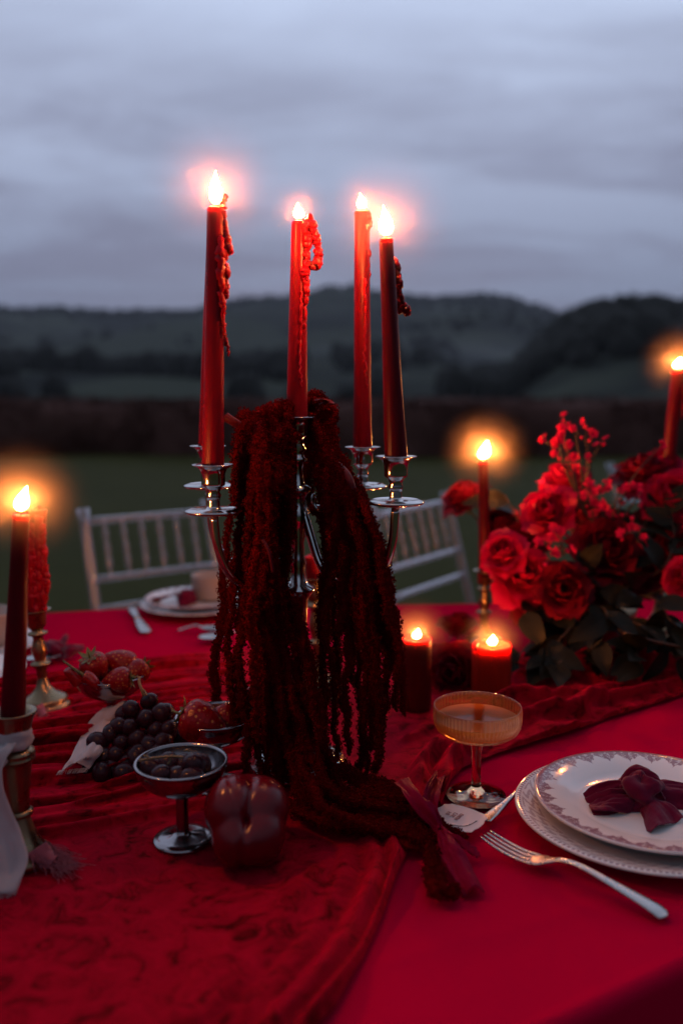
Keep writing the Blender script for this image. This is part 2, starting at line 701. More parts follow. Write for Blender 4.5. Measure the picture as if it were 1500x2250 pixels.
# glass, drink, fabric, china
m, nt, b = mat('ribbed_glass', (1.0, 0.60, 0.34), 0.06)  # amber candle glow put into the glass colour
b.inputs['Transmission Weight'].default_value = 1.0
b.inputs['IOR'].default_value = 1.48
M['glass'] = m
# the thin ribbed wall of the bowl: clear, candle glow put into its amber tint, shiny where seen edge on, catching a little light
m = bpy.data.materials.new('thin_ribbed_glass')
m.use_nodes = True
nt = NT(m.node_tree)
nt.n.clear()
fo = nt.add('ShaderNodeOutputMaterial')
tp = nt.add('ShaderNodeBsdfTransparent')
tp.inputs[0].default_value = (1.0, 0.83, 0.66, 1)
tl = nt.add('ShaderNodeBsdfTranslucent')
tl.inputs[0].default_value = (1.0, 0.60, 0.28, 1)
gs = nt.add('ShaderNodeBsdfGlossy')
gs.inputs['Roughness'].default_value = 0.06
gs.inputs['Color'].default_value = (1.0, 0.9, 0.8, 1)
m1 = nt.add('ShaderNodeMixShader')
m1.inputs[0].default_value = 0.04
nt.link(tp.outputs[0], m1.inputs[1])
nt.link(tl.outputs[0], m1.inputs[2])
lw = nt.add('ShaderNodeLayerWeight')
lw.inputs['Blend'].default_value = 0.35
m2 = nt.add('ShaderNodeMixShader')
nt.link(nt.math('ADD', 0.03, nt.math('MULTIPLY', lw.outputs['Fresnel'], 0.55)), m2.inputs[0])
nt.link(m1.outputs[0], m2.inputs[1])
nt.link(gs.outputs[0], m2.inputs[2])
nt.link(m2.outputs[0], fo.inputs[0])
M['thin_glass'] = m
m, nt, b = mat('sparkling_wine', (1.0, 0.60, 0.30), 0.0)
b.inputs['Transmission Weight'].default_value = 1.0
b.inputs['IOR'].default_value = 1.33
tr = nt.add('ShaderNodeBsdfTranslucent')
tr.inputs[0].default_value = (1.0, 0.60, 0.24, 1)  # candle glow put into the wine's orange too
ms = nt.add('ShaderNodeMixShader')
ms.inputs[0].default_value = 0.45
nt.link(b.outputs[0], ms.inputs[1])
nt.link(tr.outputs[0], ms.inputs[2])
nt.link(ms.outputs[0], nt.n['Material Output'].inputs[0])
M['drink'] = m


def fabric(name, col, tcol, f, sheen=0.2, scale=700, rough=0.7):
    m, nt, b = mat(name, col, rough)
    co = objco(nt)
    wv = nt.noise(co, scale, 2)
    nt.link(nt.mix(nt.noise(co, 20, 4), tuple(c * 0.8 for c in col), tuple(min(1, c * 1.15) for c in col)), b.inputs['Base Color'])
    bump(nt, b, wv, 0.2, 0.0006)
    b.inputs['Sheen Weight'].default_value = sheen
    b.inputs['Specular IOR Level'].default_value = 0.05
    tr = nt.add('ShaderNodeBsdfTranslucent')
    tr.inputs[0].default_value = (*tcol, 1)
    ms = nt.add('ShaderNodeMixShader')
    ms.inputs[0].default_value = f
    nt.link(b.outputs[0], ms.inputs[1])
    nt.link(tr.outputs[0], ms.inputs[2])
    nt.link(ms.outputs[0], nt.n['Material Output'].inputs[0])
    return m


M['chiffon'] = fabric('white_chiffon', (0.62, 0.55, 0.56), (0.62, 0.52, 0.50), 0.35)
M['burgundy'] = fabric('burgundy_silk', (0.135, 0.0025, 0.028), (0.15, 0.002, 0.02), 0.15, 0.15, 900, 0.6)
M['crimson_ribbon'] = fabric('crimson_ribbon', (0.24, 0.0012, 0.030), (0.26, 0.001, 0.02), 0.2, 0.0, 900, 0.6)
M['pink_fray'] = fabric('dusty_pink_weave', (0.42, 0.12, 0.16), (0.42, 0.12, 0.15), 0.3)
M['card'] = mat('card_paper', (0.68, 0.62, 0.64), 0.7)[0]
M['ink'] = mat('dark_ink', (0.03, 0.02, 0.03), 0.7)[0]
M['ink_red'] = mat('red_ink', (0.30, 0.05, 0.06), 0.7)[0]
M['cream'] = mat('cream_glaze', (0.34, 0.28, 0.24), 0.4)[0]


def china(name, R, r_in, kind):
    """cream glaze with a printed mauve border; kind 0: scalloped lace edge, 1: band of scrolls and beads"""
    m, nt, b = mat(name, (0.7, 0.68, 0.64), 0.09)
    co = objco(nt)
    sp = nt.add('ShaderNodeSeparateXYZ')
    nt.link(co, sp.inputs[0])
    x, y = sp.outputs[0], sp.outputs[1]
    r = nt.math('SQRT', nt.math('ADD', nt.math('MULTIPLY', x, x), nt.math('MULTIPLY', y, y)))
    th = nt.math('ARCTAN2', y, x)
    rn = nt.math('DIVIDE', nt.math('SUBTRACT', r, r_in), R - r_in)       # 0 at the inside of the border, 1 at the rim
    fine = nt.noise(co, 420, 3, 0.6, 0.8)
    if kind == 0:
        s1 = nt.math('ABSOLUTE', nt.math('SINE', nt.math('MULTIPLY', th, 13)))
        s2 = nt.math('ABSOLUTE', nt.math('COSINE', nt.math('MULTIPLY', th, 26)))
        edge = nt.math('ADD', nt.math('MULTIPLY', nt.math('POWER', s1, 0.6), 0.52), nt.math('MULTIPLY', s2, 0.14))
        inside = nt.math('GREATER_THAN', rn, nt.math('ADD', edge, nt.math('MULTIPLY', nt.math('SUBTRACT', fine, 0.5), 0.35)))
        lace = nt.math('GREATER_THAN', nt.math('ADD', fine, nt.math('MULTIPLY', nt.math('SINE', nt.math('MULTIPLY', th, 78)), 0.06)), 0.43)
        f = nt.math('MULTIPLY', inside, nt.math('ADD', nt.math('MULTIPLY', lace, 0.55), 0.35))
        # one solid line near the rim
        f = nt.math('MAXIMUM', f, nt.math('MULTIPLY', nt.math('GREATER_THAN', rn, 0.86), 0.8))
        f = nt.math('MULTIPLY', f, nt.math('LESS_THAN', rn, 0.965))
    else:
        sc = nt.math('SINE', nt.math('ADD', nt.math('MULTIPLY', th, 36), nt.math('MULTIPLY', nt.math('SINE', nt.math('ADD', nt.math('MULTIPLY', rn, 17), nt.math('MULTIPLY', th, 18))), 2.2)))
        sc = nt.math('GREATER_THAN', nt.math('ADD', sc, nt.math('MULTIPLY', nt.math('SUBTRACT', fine, 0.5), 5.0)), 0.15)
        band = nt.math('MULTIPLY', nt.math('GREATER_THAN', rn, 0.1), nt.math('LESS_THAN', rn, 0.72))
        bead = nt.math('GREATER_THAN', nt.math('SINE', nt.math('MULTIPLY', th, 150)), -0.1)
        beads = nt.math('MULTIPLY', bead, nt.math('MULTIPLY', nt.math('GREATER_THAN', rn, 0.78), nt.math('LESS_THAN', rn, 0.93)))
        f = nt.math('MAXIMUM', nt.math('MULTIPLY', nt.math('MULTIPLY', sc, band), 0.5), nt.math('MULTIPLY', beads, 0.8))
    f = nt.math('MULTIPLY', f, 0.9)
    nt.link(nt.mix(f, nt.mix(nt.noise(co, 25, 4), (0.67, 0.63, 0.61), (0.75, 0.71, 0.69)), (0.17, 0.030, 0.065)), b.inputs['Base Color'])
    return m


# clear acrylic of the chairs
m, nt, b = mat('clear_acrylic', (0.78, 0.82, 0.90), 0.16, 0.65)
tp = nt.add('ShaderNodeBsdfTransparent')
tp.inputs[0].default_value = (0.92, 0.92, 0.93, 1)
ms = nt.add('ShaderNodeMixShader')
lw = nt.add('ShaderNodeLayerWeight')
lw.inputs['Blend'].default_value = 0.42
nt.link(nt.math('ADD', 0.13, nt.math('MULTIPLY', lw.outputs['Facing'], 0.68), clamp=True), ms.inputs[0])
b.inputs['Specular IOR Level'].default_value = 1.0
nt.link(tp.outputs[0], ms.inputs[1])
nt.link(b.outputs[0], ms.inputs[2])
nt.link(ms.outputs[0], nt.n['Material Output'].inputs[0])
M['acrylic'] = m

# outdoors
m, nt, b = mat('lawn_grass', (0.035, 0.055, 0.02), 0.9)
co = objco(nt)
nt.link(nt.mix(nt.noise(co, 0.7, 6, 0.65), (0.030, 0.032, 0.0070), (0.072, 0.068, 0.0150)), b.inputs['Base Color'])
bump(nt, b, nt.noise(co, 60, 4), 0.6, 0.03)
b.inputs['Specular IOR Level'].default_value = 0.1
M['lawn'] = m
m, nt, b = mat('hill_land', (0.04, 0.06, 0.03), 0.95)
co = objco(nt)
f1 = nt.ramp(nt.noise(co, 0.006, 6, 0.6, 0.7), [(0.44, (0, 0, 0)), (0.55, (1, 1, 1))])
nt.link(nt.mix(f1, (0.013, 0.016, 0.014), nt.mix(nt.noise(co, 0.02, 3), (0.042, 0.052, 0.034), (0.060, 0.068, 0.048))), b.inputs['Base Color'])
b.inputs['Specular IOR Level'].default_value = 0.05
M['hill'] = m
m, nt, b = mat('dark_foliage', (0.022, 0.030, 0.018), 0.85)
co = objco(nt)
nt.link(nt.mix(nt.noise(co, 1.7, 3), (0.014, 0.014, 0.014), (0.030, 0.031, 0.024)), b.inputs['Base Color'])
b.inputs['Specular IOR Level'].default_value = 0.1
M['foliage'] = m
m, nt, b = mat('hedge_leaf', (0.03, 0.028, 0.022), 0.8)
co = objco(nt)
nt.link(nt.mix(nt.noise(co, 0.9, 5, 0.65), (0.060, 0.027, 0.022), (0.200, 0.100, 0.085)), b.inputs['Base Color'])
b.inputs['Specular IOR Level'].default_value = 0.1
M['hedge'] = m
M['bark'] = mat('bark', (0.03, 0.024, 0.018), 0.9)[0]
M['white_wall'] = mat('limewash', (0.7, 0.68, 0.64), 0.8)[0]
M['roof_tile'] = mat('roof_tile', (0.16, 0.08, 0.06), 0.8)[0]
M['pane'] = mat('window_pane', (0.03, 0.035, 0.045), 0.1)[0]
M['wood'] = mat('table_wood', (0.22, 0.13, 0.07), 0.6)[0]

# ------------------------------------------------------------------ land
# lawn
mb = MB()
xs = np.concatenate([np.linspace(-60, -8, 14), np.linspace(-6, 8, 30), np.linspace(12, 60, 14)])
ys = np.concatenate([np.linspace(-30, 0, 8), np.linspace(1, 26, 34)])
X, Y = np.meshgrid(xs, ys, indexing='ij')
fz = Fbm(3, 0.5, 3)
grid(mb, np.stack([X, Y, fz(X, Y) * 0.03 - 0.0], -1))
lawn = link('lawn', mb.mesh('lawn'), M['lawn'])
tag(lawn, kind='structure')

# hills: a sheet in rings out to the skyline
sky_px = [(-900, 690), (-400, 660), (-150, 668), (0, 680), (60, 686), (130, 683), (200, 692), (250, 698), (330, 692), (420, 694), (500, 676),
          (560, 672), (640, 668), (700, 656), (770, 643), (830, 650), (880, 660), (950, 660), (1000, 659), (1060, 656),
          (1130, 664), (1200, 688), (1250, 704), (1330, 715), (1500, 718), (1800, 690), (2300, 680)]
near_px = [(1120, 850), (1170, 800), (1220, 752), (1260, 728), (1300, 718), (1340, 712), (1400, 706), (1500, 708), (1700, 690), (2100, 720), (2500, 800)]


def prof(px):
    a, e = [], []
    for u, v in px:
        d = ray(u, v)
        a.append(math.atan2(d.x, d.y))
        e.append(d.z / math.hypot(d.x, d.y))
    return np.array(a), np.array(e)


A1, E1 = prof(sky_px)
A2, E2 = prof(near_px)
az = np.concatenate([np.linspace(-PI, -0.85, 50, endpoint=False), np.linspace(-0.85, 0.85, 420), np.linspace(0.85, PI, 50)[1:]])
rr = np.concatenate([np.geomspace(26, 150, 12, endpoint=False), np.geomspace(150, 2400, 95, endpoint=False), np.geomspace(2400, 4000, 6)])
fa = Fbm(8, 1 / 210.0, 4)
fb = Fbm(9, 1 / 60.0, 3)
fc = Fbm(12, 9.0, 4)


def land(az, r):
    x, y = np.sin(az) * r, np.cos(az) * r
    te = np.interp(az, A1, E1, left=0.10, right=0.10)
    S = sstep(70, 2000, r) ** 0.85
    e = te * S
    e = e + 0.013 * fa(x, y) * sstep(150, 500, r) * (1 - sstep(1500, 1950, r))
    # a nearer, lower ridge on the left and middle
    rid = np.exp(-((r - 620 - 160 * np.sin(az * 3 + 1)) / 150.0) ** 2)
    e = e + rid * 0.014 * (0.8 + 0.5 * np.sin(az * 9 + 0.6))
    z = EYE.z + e * np.minimum(r, 2000) - 9 * sstep(26, 60, r) * (1 - sstep(150, 420, r)) - 1.2 * (1 - sstep(60, 150, r))
    z = z - sstep(2000, 4000, r) * 120
    z = z + 1.2 * fb(x, y) * sstep(120, 300, r)
    te2 = np.interp(az, A2, E2, left=-0.05, right=-0.05)
    z2 = EYE.z + te2 * 430 * np.exp(-((r - 430) / 170.0) ** 2 * 0.9) - np.abs(r - 430) * 0.02
    return np.maximum(z, np.where(te2 > -0.02, z2, -1e3))


AZ, RR = np.meshgrid(az, rr, indexing='ij')
mb = MB()
grid(mb, np.stack([np.sin(AZ) * RR, np.cos(AZ) * RR, land(AZ, RR)], -1))
hills = link('hills', mb.mesh('hills'), M['hill'])
tag(hills, kind='structure')

# the wood that covers the slopes, one mass
ico_v, ico_f = sph(7, 5)
ico_f3 = []
for f in ico_f:
    ico_f3 += [f] if len(f) == 3 else [(f[0], f[1], f[2]), (f[0], f[2], f[3])]
ico_f3 = np.array(ico_f3)
mb = MB()
wood_n = Fbm(21, 1 / 130.0, 3)
cnt = 0
Vs, Fs = [], []
while cnt < 4600:
    a = rng.uniform(-0.6, 0.6)
    u_ = rng.uniform()
    if rng.uniform() < 0.40:
        a = rng.uniform(0.15, 0.6)
        r = rng.uniform(280, 500)
        dens = 1.0 if np.interp(a, A2, E2) > 0.0 else 0.0
        s = rng.uniform(3.0, 6.0)
    elif u_ < 0.35:
        r = rng.uniform(1750, 2010)
        dens = 0.9
        s = rng.uniform(5.5, 9.5)
    else:
        r = math.exp(rng.uniform(math.log(240), math.log(1900)))
        dens = 0.6 if wood_n(math.sin(a) * r, math.cos(a) * r) > 0.35 else 0.06
        s = rng.uniform(3.5, 7.5)
    if rng.uniform() > dens:
        continue
    z = float(land(np.array(a), np.array(r)))
    v = ico_v * (1 + rng.uniform(-.22, .22, (len(ico_v), 1)))
    v = v * np.array([s, s, s * rng.uniform(0.8, 1.3)]) + np.array([math.sin(a) * r, math.cos(a) * r, z + s * 0.5])
    mb.add(v, ico_f3)
    cnt += 1
wood = link('far_wood', mb.mesh('far_wood'), M['foliage'])
tag(wood, 'dark woods over the hills beyond the hedge', kind='stuff')


# trees one can tell apart on the crest of the wooded hill
def crown_mesh(seed, w, h, n=620):
    r = np.random.default_rng(seed)
    mb = MB()
    lob = [(r.normal(0, 0.22, 3) + np.array([0, 0, r.uniform(-.15, .25)])) for _ in range(7)]
    for i in range(n):
        c = lob[i % 7]
        d = r.normal(size=3)
        d /= np.linalg.norm(d)
        p = (c + d * r.uniform(0.12, 0.30)) * np.array([w, w, h])
        a = r.normal(size=3)
        bb = r.normal(size=3)
        q = r.uniform(.05, .10) * w
        mb.add([p - a * q, p + bb * q, p + a * q, p - bb * q], np.array([[0, 1, 2, 3]]))
    return mb.mesh('crown', False)


crowns = [crown_mesh(s, 8, 8) for s in (1, 2, 3)]
for c in crowns:
    c.materials.append(M['foliage'])
mbt = MB()
tube(mbt, [(0, 0, -1), (0.1, 0, 3), (0, 0.1, 7)], [0.4, 0.3, 0.15], 7)
tube(mbt, [(0.1, 0, 3.5), (1.2, 0.4, 6)], [0.18, 0.08], 5)
tube(mbt, [(0.05, 0, 4.5), (-1.1, -0.3, 6.8)], [0.15, 0.07], 5)
trunk_me = mbt.mesh('trunk')
trunk_me.materials.append(M['bark'])
tree_px = [(1188, 'leftmost small tree where the wooded hill drops to the valley'), (1226, 'round tree low on the left shoulder of the wooded hill'),
           (1262, 'tree on the left shoulder of the wooded hill'), (1312, 'broad tree left of the tallest tree on the wooded crest'),
           (1352, 'tree just left of the tallest tree on the wooded crest'), (1392, 'tallest tree standing out on the wooded crest'),
           (1425, 'tree just right of the tallest tree on the wooded crest'), (1468, 'tree on the wooded crest above the far right candle'),
           (1510, 'tree at the right frame edge of the wooded crest')]
for i, (u, lab) in enumerate(tree_px):
    a = math.atan2(ray(u, 700).x, ray(u, 700).y)
    r = 425 + (i % 3) * 6
    z = float(land(np.array(a), np.array(r)))
    s = 0.85 if u != 1392 else 1.10
    if u < 1250:
        s = 0.8
    t = thing('tree', lab, 'tree', (math.sin(a) * r, math.cos(a) * r, z - 1.5), (0, 0, i * 1.3), 'trees on the wooded crest')
    t.scale = (s, s, s)
    link('trunk', trunk_me, None, t)
    link('crown', crowns[i % 3], None, t, (0, 0, 7))

# far farmhouses, pale specks on the left slope
def farmhouse(u, v, r, lab, s=1.0, rot=0.3):
    a = math.atan2(ray(u, v).x, ray(u, v).y)
    z = float(land(np.array(a), np.array(r)))
    t = thing('farmhouse', lab, 'house', (math.sin(a) * r, math.cos(a) * r, z - 0.5), (0, 0, rot), 'farmhouses on the left slope')
    t.scale = (s, s, s)
    mb = MB()
    box(mb, (0, 0, 3), (14, 8, 6))
    lpart('wall', mb, M['white_wall'], t, False)
    mb = MB()
    mb.add([(-7.4, -4.5, 5.9), (7.4, -4.5, 5.9), (7.4, 4.5, 5.9), (-7.4, 4.5, 5.9), (-7.4, 0, 8.6), (7.4, 0, 8.6)],
           [(0, 1, 5, 4), (2, 3, 4, 5), (0, 4, 3), (1, 2, 5), (3, 2, 1, 0)])
    lpart('roof', mb, M['roof_tile'], t, False)
    for k in (-4, 0, 4):
        mb = MB()
        box(mb, (k, -4.0, 3.6), (1.3, 0.2, 1.6))
        lpart('window', mb, M['pane'], t, False)


farmhouse(14, 772, 900, 'white farmhouse on the slope at the left frame edge', 1.5, 0.2)
farmhouse(104, 880, 640, 'small pale farmhouse low in the valley on the left', 0.8, -0.4)
farmhouse(520, 808, 800, 'pale farmhouse on the slope just right of the tall left candle', 0.7, 0.5)

# hedge along the lawn
HY = 20.0
hedge = thing('hedge', 'long dark clipped hedge across the far edge of the lawn', 'hedge', (0, HY, 0))
mb = MB()
hx = np.linspace(-30, 30, 400)
fh = Fbm(31, 1.4, 4)
prof_y = [(-0.55, 0.0), (-0.65, 0.5), (-0.6, 1.0), (-0.42, 1.2), (0, 1.26), (0.42, 1.2), (0.6, 1.0), (0.6, 0)]
G = np.zeros((len(hx), len(prof_y), 3))
for j, (py, pz) in enumerate(prof_y):
    nn = fh(hx, np.full_like(hx, pz * 2 + py))
    G[:, j, 0] = hx
    G[:, j, 1] = py + nn * 0.08
    G[:, j, 2] = pz * (1 + 0.02 * nn + 0.02 * np.sin(hx * 0.35))
grid(mb, G)
lpart('hedge_body', mb, M['hedge'], hedge)
mb = MB()
n = 26000
j = rng.integers(0, 6, n)
f = rng.uniform(0, 1, n)
xx = rng.uniform(-16, 16, n)
py = np.array([p[0] for p in prof_y])
pz = np.array([p[1] for p in prof_y])
c = np.stack([xx, py[j] * (1 - f) + py[j + 1] * f, pz[j] * (1 - f) + pz[j + 1] * f], -1)
c += rng.normal(0, 0.035, (n, 3))
a = rng.normal(0, 0.03, (n, 3))
bb = rng.normal(0, 0.03, (n, 3))
V = np.stack([c - a, c + bb, c + a, c - bb], 1).reshape(-1, 3)
mb.add(V, np.arange(4 * n).reshape(-1, 4))
o = lpart('foliage', mb, M['hedge'], hedge, False)
o['kind'] = 'stuff'

# air: haze that the far hills fade into
m = bpy.data.materials.new('haze_air')
m.use_nodes = True
nt = NT(m.node_tree)
nt.n.clear()
fo = nt.add('ShaderNodeOutputMaterial')
pv = nt.add('ShaderNodeVolumePrincipled')
pv.inputs['Color'].default_value = (0.82, 0.86, 0.92, 1)
pv.inputs['Density'].default_value = HAZE_DENSITY
nt.link(pv.outputs[0], fo.inputs['Volume'])
mb = MB()
box(mb, (0, 0, 0), (8400, 8400, 330))
hz_o = link('haze', mb.mesh('haze', False), m, None, (0, 0, 145))
tag(hz_o, 'thin evening haze over the valley', kind='stuff')

mist_m = bpy.data.materials.new('valley_mist')
mist_m.use_nodes = True
nt = NT(mist_m.node_tree)
nt.n.clear()
fo = nt.add('ShaderNodeOutputMaterial')
pv = nt.add('ShaderNodeVolumePrincipled')
pv.inputs['Color'].default_value = (0.86, 0.88, 0.92, 1)
ln = nt.add('ShaderNodeVectorMath', operation='LENGTH')
nt.link(nt.add('ShaderNodeTexCoord').outputs['Object'], ln.inputs[0])
nt.link(nt.math('MULTIPLY', nt.math('POWER', nt.math('SUBTRACT', 1.0, ln.outputs['Value'], clamp=True), 1.3), 0.0042), pv.inputs['Density'])
nt.link(pv.outputs[0], fo.inputs['Volume'])
mv, mf = sph(24, 14)
for (u, v, r, sx, sy, sz) in [(1030, 800, 660, 95, 90, 26), (860, 790, 800, 110, 90, 22)]:
    d_ = ray(u, v)
    p_ = EYE + d_ * (r / math.hypot(d_.x, d_.y))
    o = link('mist', MB().add(mv, mf).mesh('mist'), mist_m, None, p_)
    o.scale = (sx, sy, sz)
    tag(o, 'pale mist lying in the valley below the wooded hill', kind='stuff')

# ------------------------------------------------------------------ table and cloths
far_l, far_m, far_r = T(0, 1353), T(310, 1336), T(960, 1329)
near_a, near_b = T(1130, 2262), T(1500, 2092)
dn = (near_b - near_a).normalized()
N0 = near_a - dn * 1.35
N1 = near_b + dn * 1.15
outline = [(N0.x, N0.y), (N1.x, N1.y), (1.55, 1.86), (far_r.x, far_r.y), (far_m.x, far_m.y), (far_l.x, far_l.y), (-2.1, 1.24), (-2.3, 0.3)]
dt = thing('dining_table', 'long dining table hidden under the crimson tablecloth', 'table', (0, 1.1, 0))
cen = np.mean(np.array(outline), 0)
tp_ = [(cen + (np.array(p) - cen) * 0.985) for p in outline]
mb = MB()
k = len(tp_)
V = [(p[0], p[1], TZ - 0.006) for p in tp_] + [(p[0], p[1], TZ - 0.035) for p in tp_]
mb.add(V, [tuple(range(k)), tuple(reversed(range(k, 2 * k)))] + [(i, i + k, (i + 1) % k + k, (i + 1) % k) for i in range(k)])
wpart('tabletop', mb, M['wood'], dt, False)
for i in (0, 1, 2, 6):
    p = cen + (np.array(outline[i]) - cen) * 0.85
    mb = MB()
    box(mb, (p[0], p[1], (TZ - 0.036) / 2), (0.06, 0.06, TZ - 0.036))
    wpart('leg', mb, M['wood'], dt, False)

# tablecloth: rings outward from the middle of the top, over the edge and down
K = 700
per = np.array(outline + [outline[0]])
seg = np.linalg.norm(np.diff(per, axis=0), axis=1)
cs = np.concatenate([[0], np.cumsum(seg)])
ss = np.linspace(0, cs[-1], K, endpoint=False)
ring = np.stack([np.interp(ss, cs, per[:, 0]), np.interp(ss, cs, per[:, 1])], -1)
# round the corners a little
for _ in range(3):
    ring = (np.roll(ring, 1, 0) + ring * 2 + np.roll(ring, -1, 0)) / 4
tang = np.roll(ring, -1, 0) - np.roll(ring, 1, 0)
nrm = np.stack([tang[:, 1], -tang[:, 0]], -1)
nrm /= np.linalg.norm(nrm, axis=1)[:, None]
fcloth = Fbm(41, 6.0, 3)
CREASES = [(0.30, 0.95, 0.86, 0.5), (0.62, 0.70, -0.45, 0.89), (-0.45, 1.45, 0.95, 0.30), (0.33, 0.72, 0.30, 0.95), (0.12, 0.62, 0.9, 0.42)]


def cloth_h(x, y):
    h = 0.0009 * fcloth(x, y) + 0.0005 * fcloth(x * 3.1 + 2, y * 3.1)
    for px_, py_, dx_, dy_ in CREASES:
        d_ = (x - px_) * -dy_ + (y - py_) * dx_ + 0.004 * np.sin(((x - px_) * dx_ + (y - py_) * dy_) * 14)
        h = h + 0.0016 * np.exp(-np.abs(d_) / 0.006)
    return np.clip(h, -0.0020, 0.0030) - 0.0022


rows = []
for f in list(np.linspace(0.0, 0.98, 170)) + [0.99, 0.995]:
    p = cen + (ring - cen) * f
    rows.append(np.stack([p[:, 0], p[:, 1], TZ + cloth_h(p[:, 0], p[:, 1])], -1))
for q in np.linspace(0.1, 1, 7):
    a = q * PI / 2
    p = ring + nrm * (0.012 * math.sin(a))
    rows.append(np.stack([p[:, 0], p[:, 1], np.full(K, TZ - 0.012 * (1 - math.cos(a)))], -1))
for q in np.linspace(0.05, 1, 16):
    wave = 0.030 * q * np.sin(ss * 26 + 1.5 * np.sin(ss * 5)) + 0.03 * q
    p = ring + nrm * (0.012 + wave)[:, None]
    rows.append(np.stack([p[:, 0], p[:, 1], np.full(K, TZ - 0.012 - q * 0.70)], -1))
G = np.array(rows)
G = np.concatenate([G, G[:, :1]], 1)
mb = MB()
grid(mb, G)
single('tablecloth', mb, M['cloth'], 'smooth crimson tablecloth covering the whole table and hanging to the ground', 'tablecloth', (cen[0], cen[1], TZ))

# velvet runner: wide and gathered in folds on the left, bunched to a band on the right
near_b_px = [(560, 2420), (655, 2300), (735, 2225), (800, 2110), (845, 2010), (872, 1930), (900, 1865), (960, 1800), (990, 1722), (1015, 1692),
             (1090, 1660), (1180, 1634), (1260, 1612), (1330, 1584), (1420, 1556), (1500, 1530), (1650, 1490)]
far_b_px = [(-700, 1545), (-300, 1530), (0, 1508), (150, 1490), (300, 1462), (480, 1432), (700, 1425), (900, 1432), (1100, 1450), (1300, 1450), (1500, 1438), (1800, 1420)]
nb = np.array([tuple(T(*p))[:2] for p in near_b_px])
fbp = np.array([tuple(T(*p))[:2] for p in far_b_px])
nb = np.vstack([[nb[0, 0] - 0.02, nb[0, 1] - 0.12], nb])
for i in range(1, len(nb)):
    nb[i, 0] = max(nb[i, 0], nb[i - 1, 0] + 0.002)
x0, x1 = -0.95, float(nb[-1, 0])
xs = np.linspace(x0, x1, 640)
yn = np.interp(xs, nb[:, 0], nb[:, 1], left=0.30)
yn[xs < nb[0, 0]] = np.maximum(nb[0, 1] + (xs[xs < nb[0, 0]] - nb[0, 0]) * 0.35, 0.15)
yf = np.interp(xs, fbp[:, 0], fbp[:, 1])
yn = np.minimum(yn, yf - 0.05)
NJ = 250
tt = np.linspace(0, 1, NJ)
X = np.repeat(xs[:, None], NJ, 1)
Y = yn[:, None] * (1 - tt) + yf[:, None] * tt
edge_w = Fbm(55, 16, 3)
Y[:, 0] += 0.0
fv1, fv2, fv3 = Fbm(51, 30, 4), Fbm(52, 9, 3), Fbm(53, 75, 3)


def seg_dist(X, Y, P):
    best = np.full(X.shape, 1e9)
    par = np.zeros(X.shape)
    tot = sum(math.hypot(P[i + 1][0] - P[i][0], P[i + 1][1] - P[i][1]) for i in range(len(P) - 1))
    acc = 0
    for i in range(len(P) - 1):
        ax, ay = P[i]
        bx, by = P[i + 1]
        L = math.hypot(bx - ax, by - ay)
        t = np.clip(((X - ax) * (bx - ax) + (Y - ay) * (by - ay)) / (L * L), 0, 1)
        d = np.hypot(X - ax - t * (bx - ax), Y - ay - t * (by - ay))
        m_ = d < best
        best = np.where(m_, d, best)
        par = np.where(m_, (acc + t * L) / tot, par)
        acc += L
    return best, par


# fold crests seen in the photograph: pixels, height, half width
folds = [
    ([(-60, 1520), (150, 1502), (330, 1472), (500, 1445)], 0.012, 0.012),
    ([(-60, 1545), (170, 1525), (340, 1495), (500, 1462)], 0.013, 0.010),
    ([(-60, 1572), (180, 1550), (350, 1515), (490, 1482)], 0.012, 0.011),
    ([(-60, 1612), (130, 1590), (330, 1545), (480, 1505)], 0.012, 0.013),
    ([(-60, 1650), (140, 1620), (300, 1585), (440, 1545)], 0.013, 0.012),
    ([(-60, 1705), (90, 1690), (220, 1660), (400, 1600)], 0.012, 0.010),
    ([(-60, 1752), (100, 1722), (230, 1692), (390, 1640)], 0.014, 0.009),
    ([(-60, 1790), (110, 1752), (260, 1710), (420, 1668)], 0.013, 0.009),
    ([(-60, 1822), (90, 1788), (240, 1742), (430, 1690)], 0.016, 0.011),
    ([(800, 1860), (812, 1910), (790, 1985), (700, 2120), (600, 2260)], 0.008, 0.010),
    ([(850, 1850), (866, 1905), (846, 1985), (770, 2120), (690, 2250)], 0.010, 0.009),
    ([(690, 1890), (640, 1960), (560, 2080), (430, 2260)], 0.005, 0.016),
    ([(740, 1880), (720, 1950), (640, 2080), (540, 2230)], 0.005, 0.012),
    ([(930, 1690), (990, 1650), (1100, 1615), (1240, 1585), (1340, 1550), (1500, 1505)], 0.016, 0.012),
    ([(900, 1640), (1000, 1600), (1120, 1570), (1300, 1540), (1500, 1482)], 0.010, 0.010),
    ([(965, 1780), (975, 1710), (1000, 1672), (1060, 1650)], 0.014, 0.010),
    ([(900, 1760), (920, 1700), (960, 1660), (1040, 1630)], 0.012, 0.010),
    ([(1130, 1505), (1250, 1500), (1400, 1488), (1520, 1450)], 0.018, 0.013),
    ([(1360, 1490), (1420, 1475), (1500, 1462), (1600, 1430)], 0.030, 0.018),
    ([(880, 1450), (1000, 1470), (1150, 1480), (1300, 1470)], 0.006, 0.012),
]


PLEAT_FLAT = [(-0.262, 0.985, 0.036), (-0.392, 1.10, 0.036), (-0.225, 0.905, 0.085)]


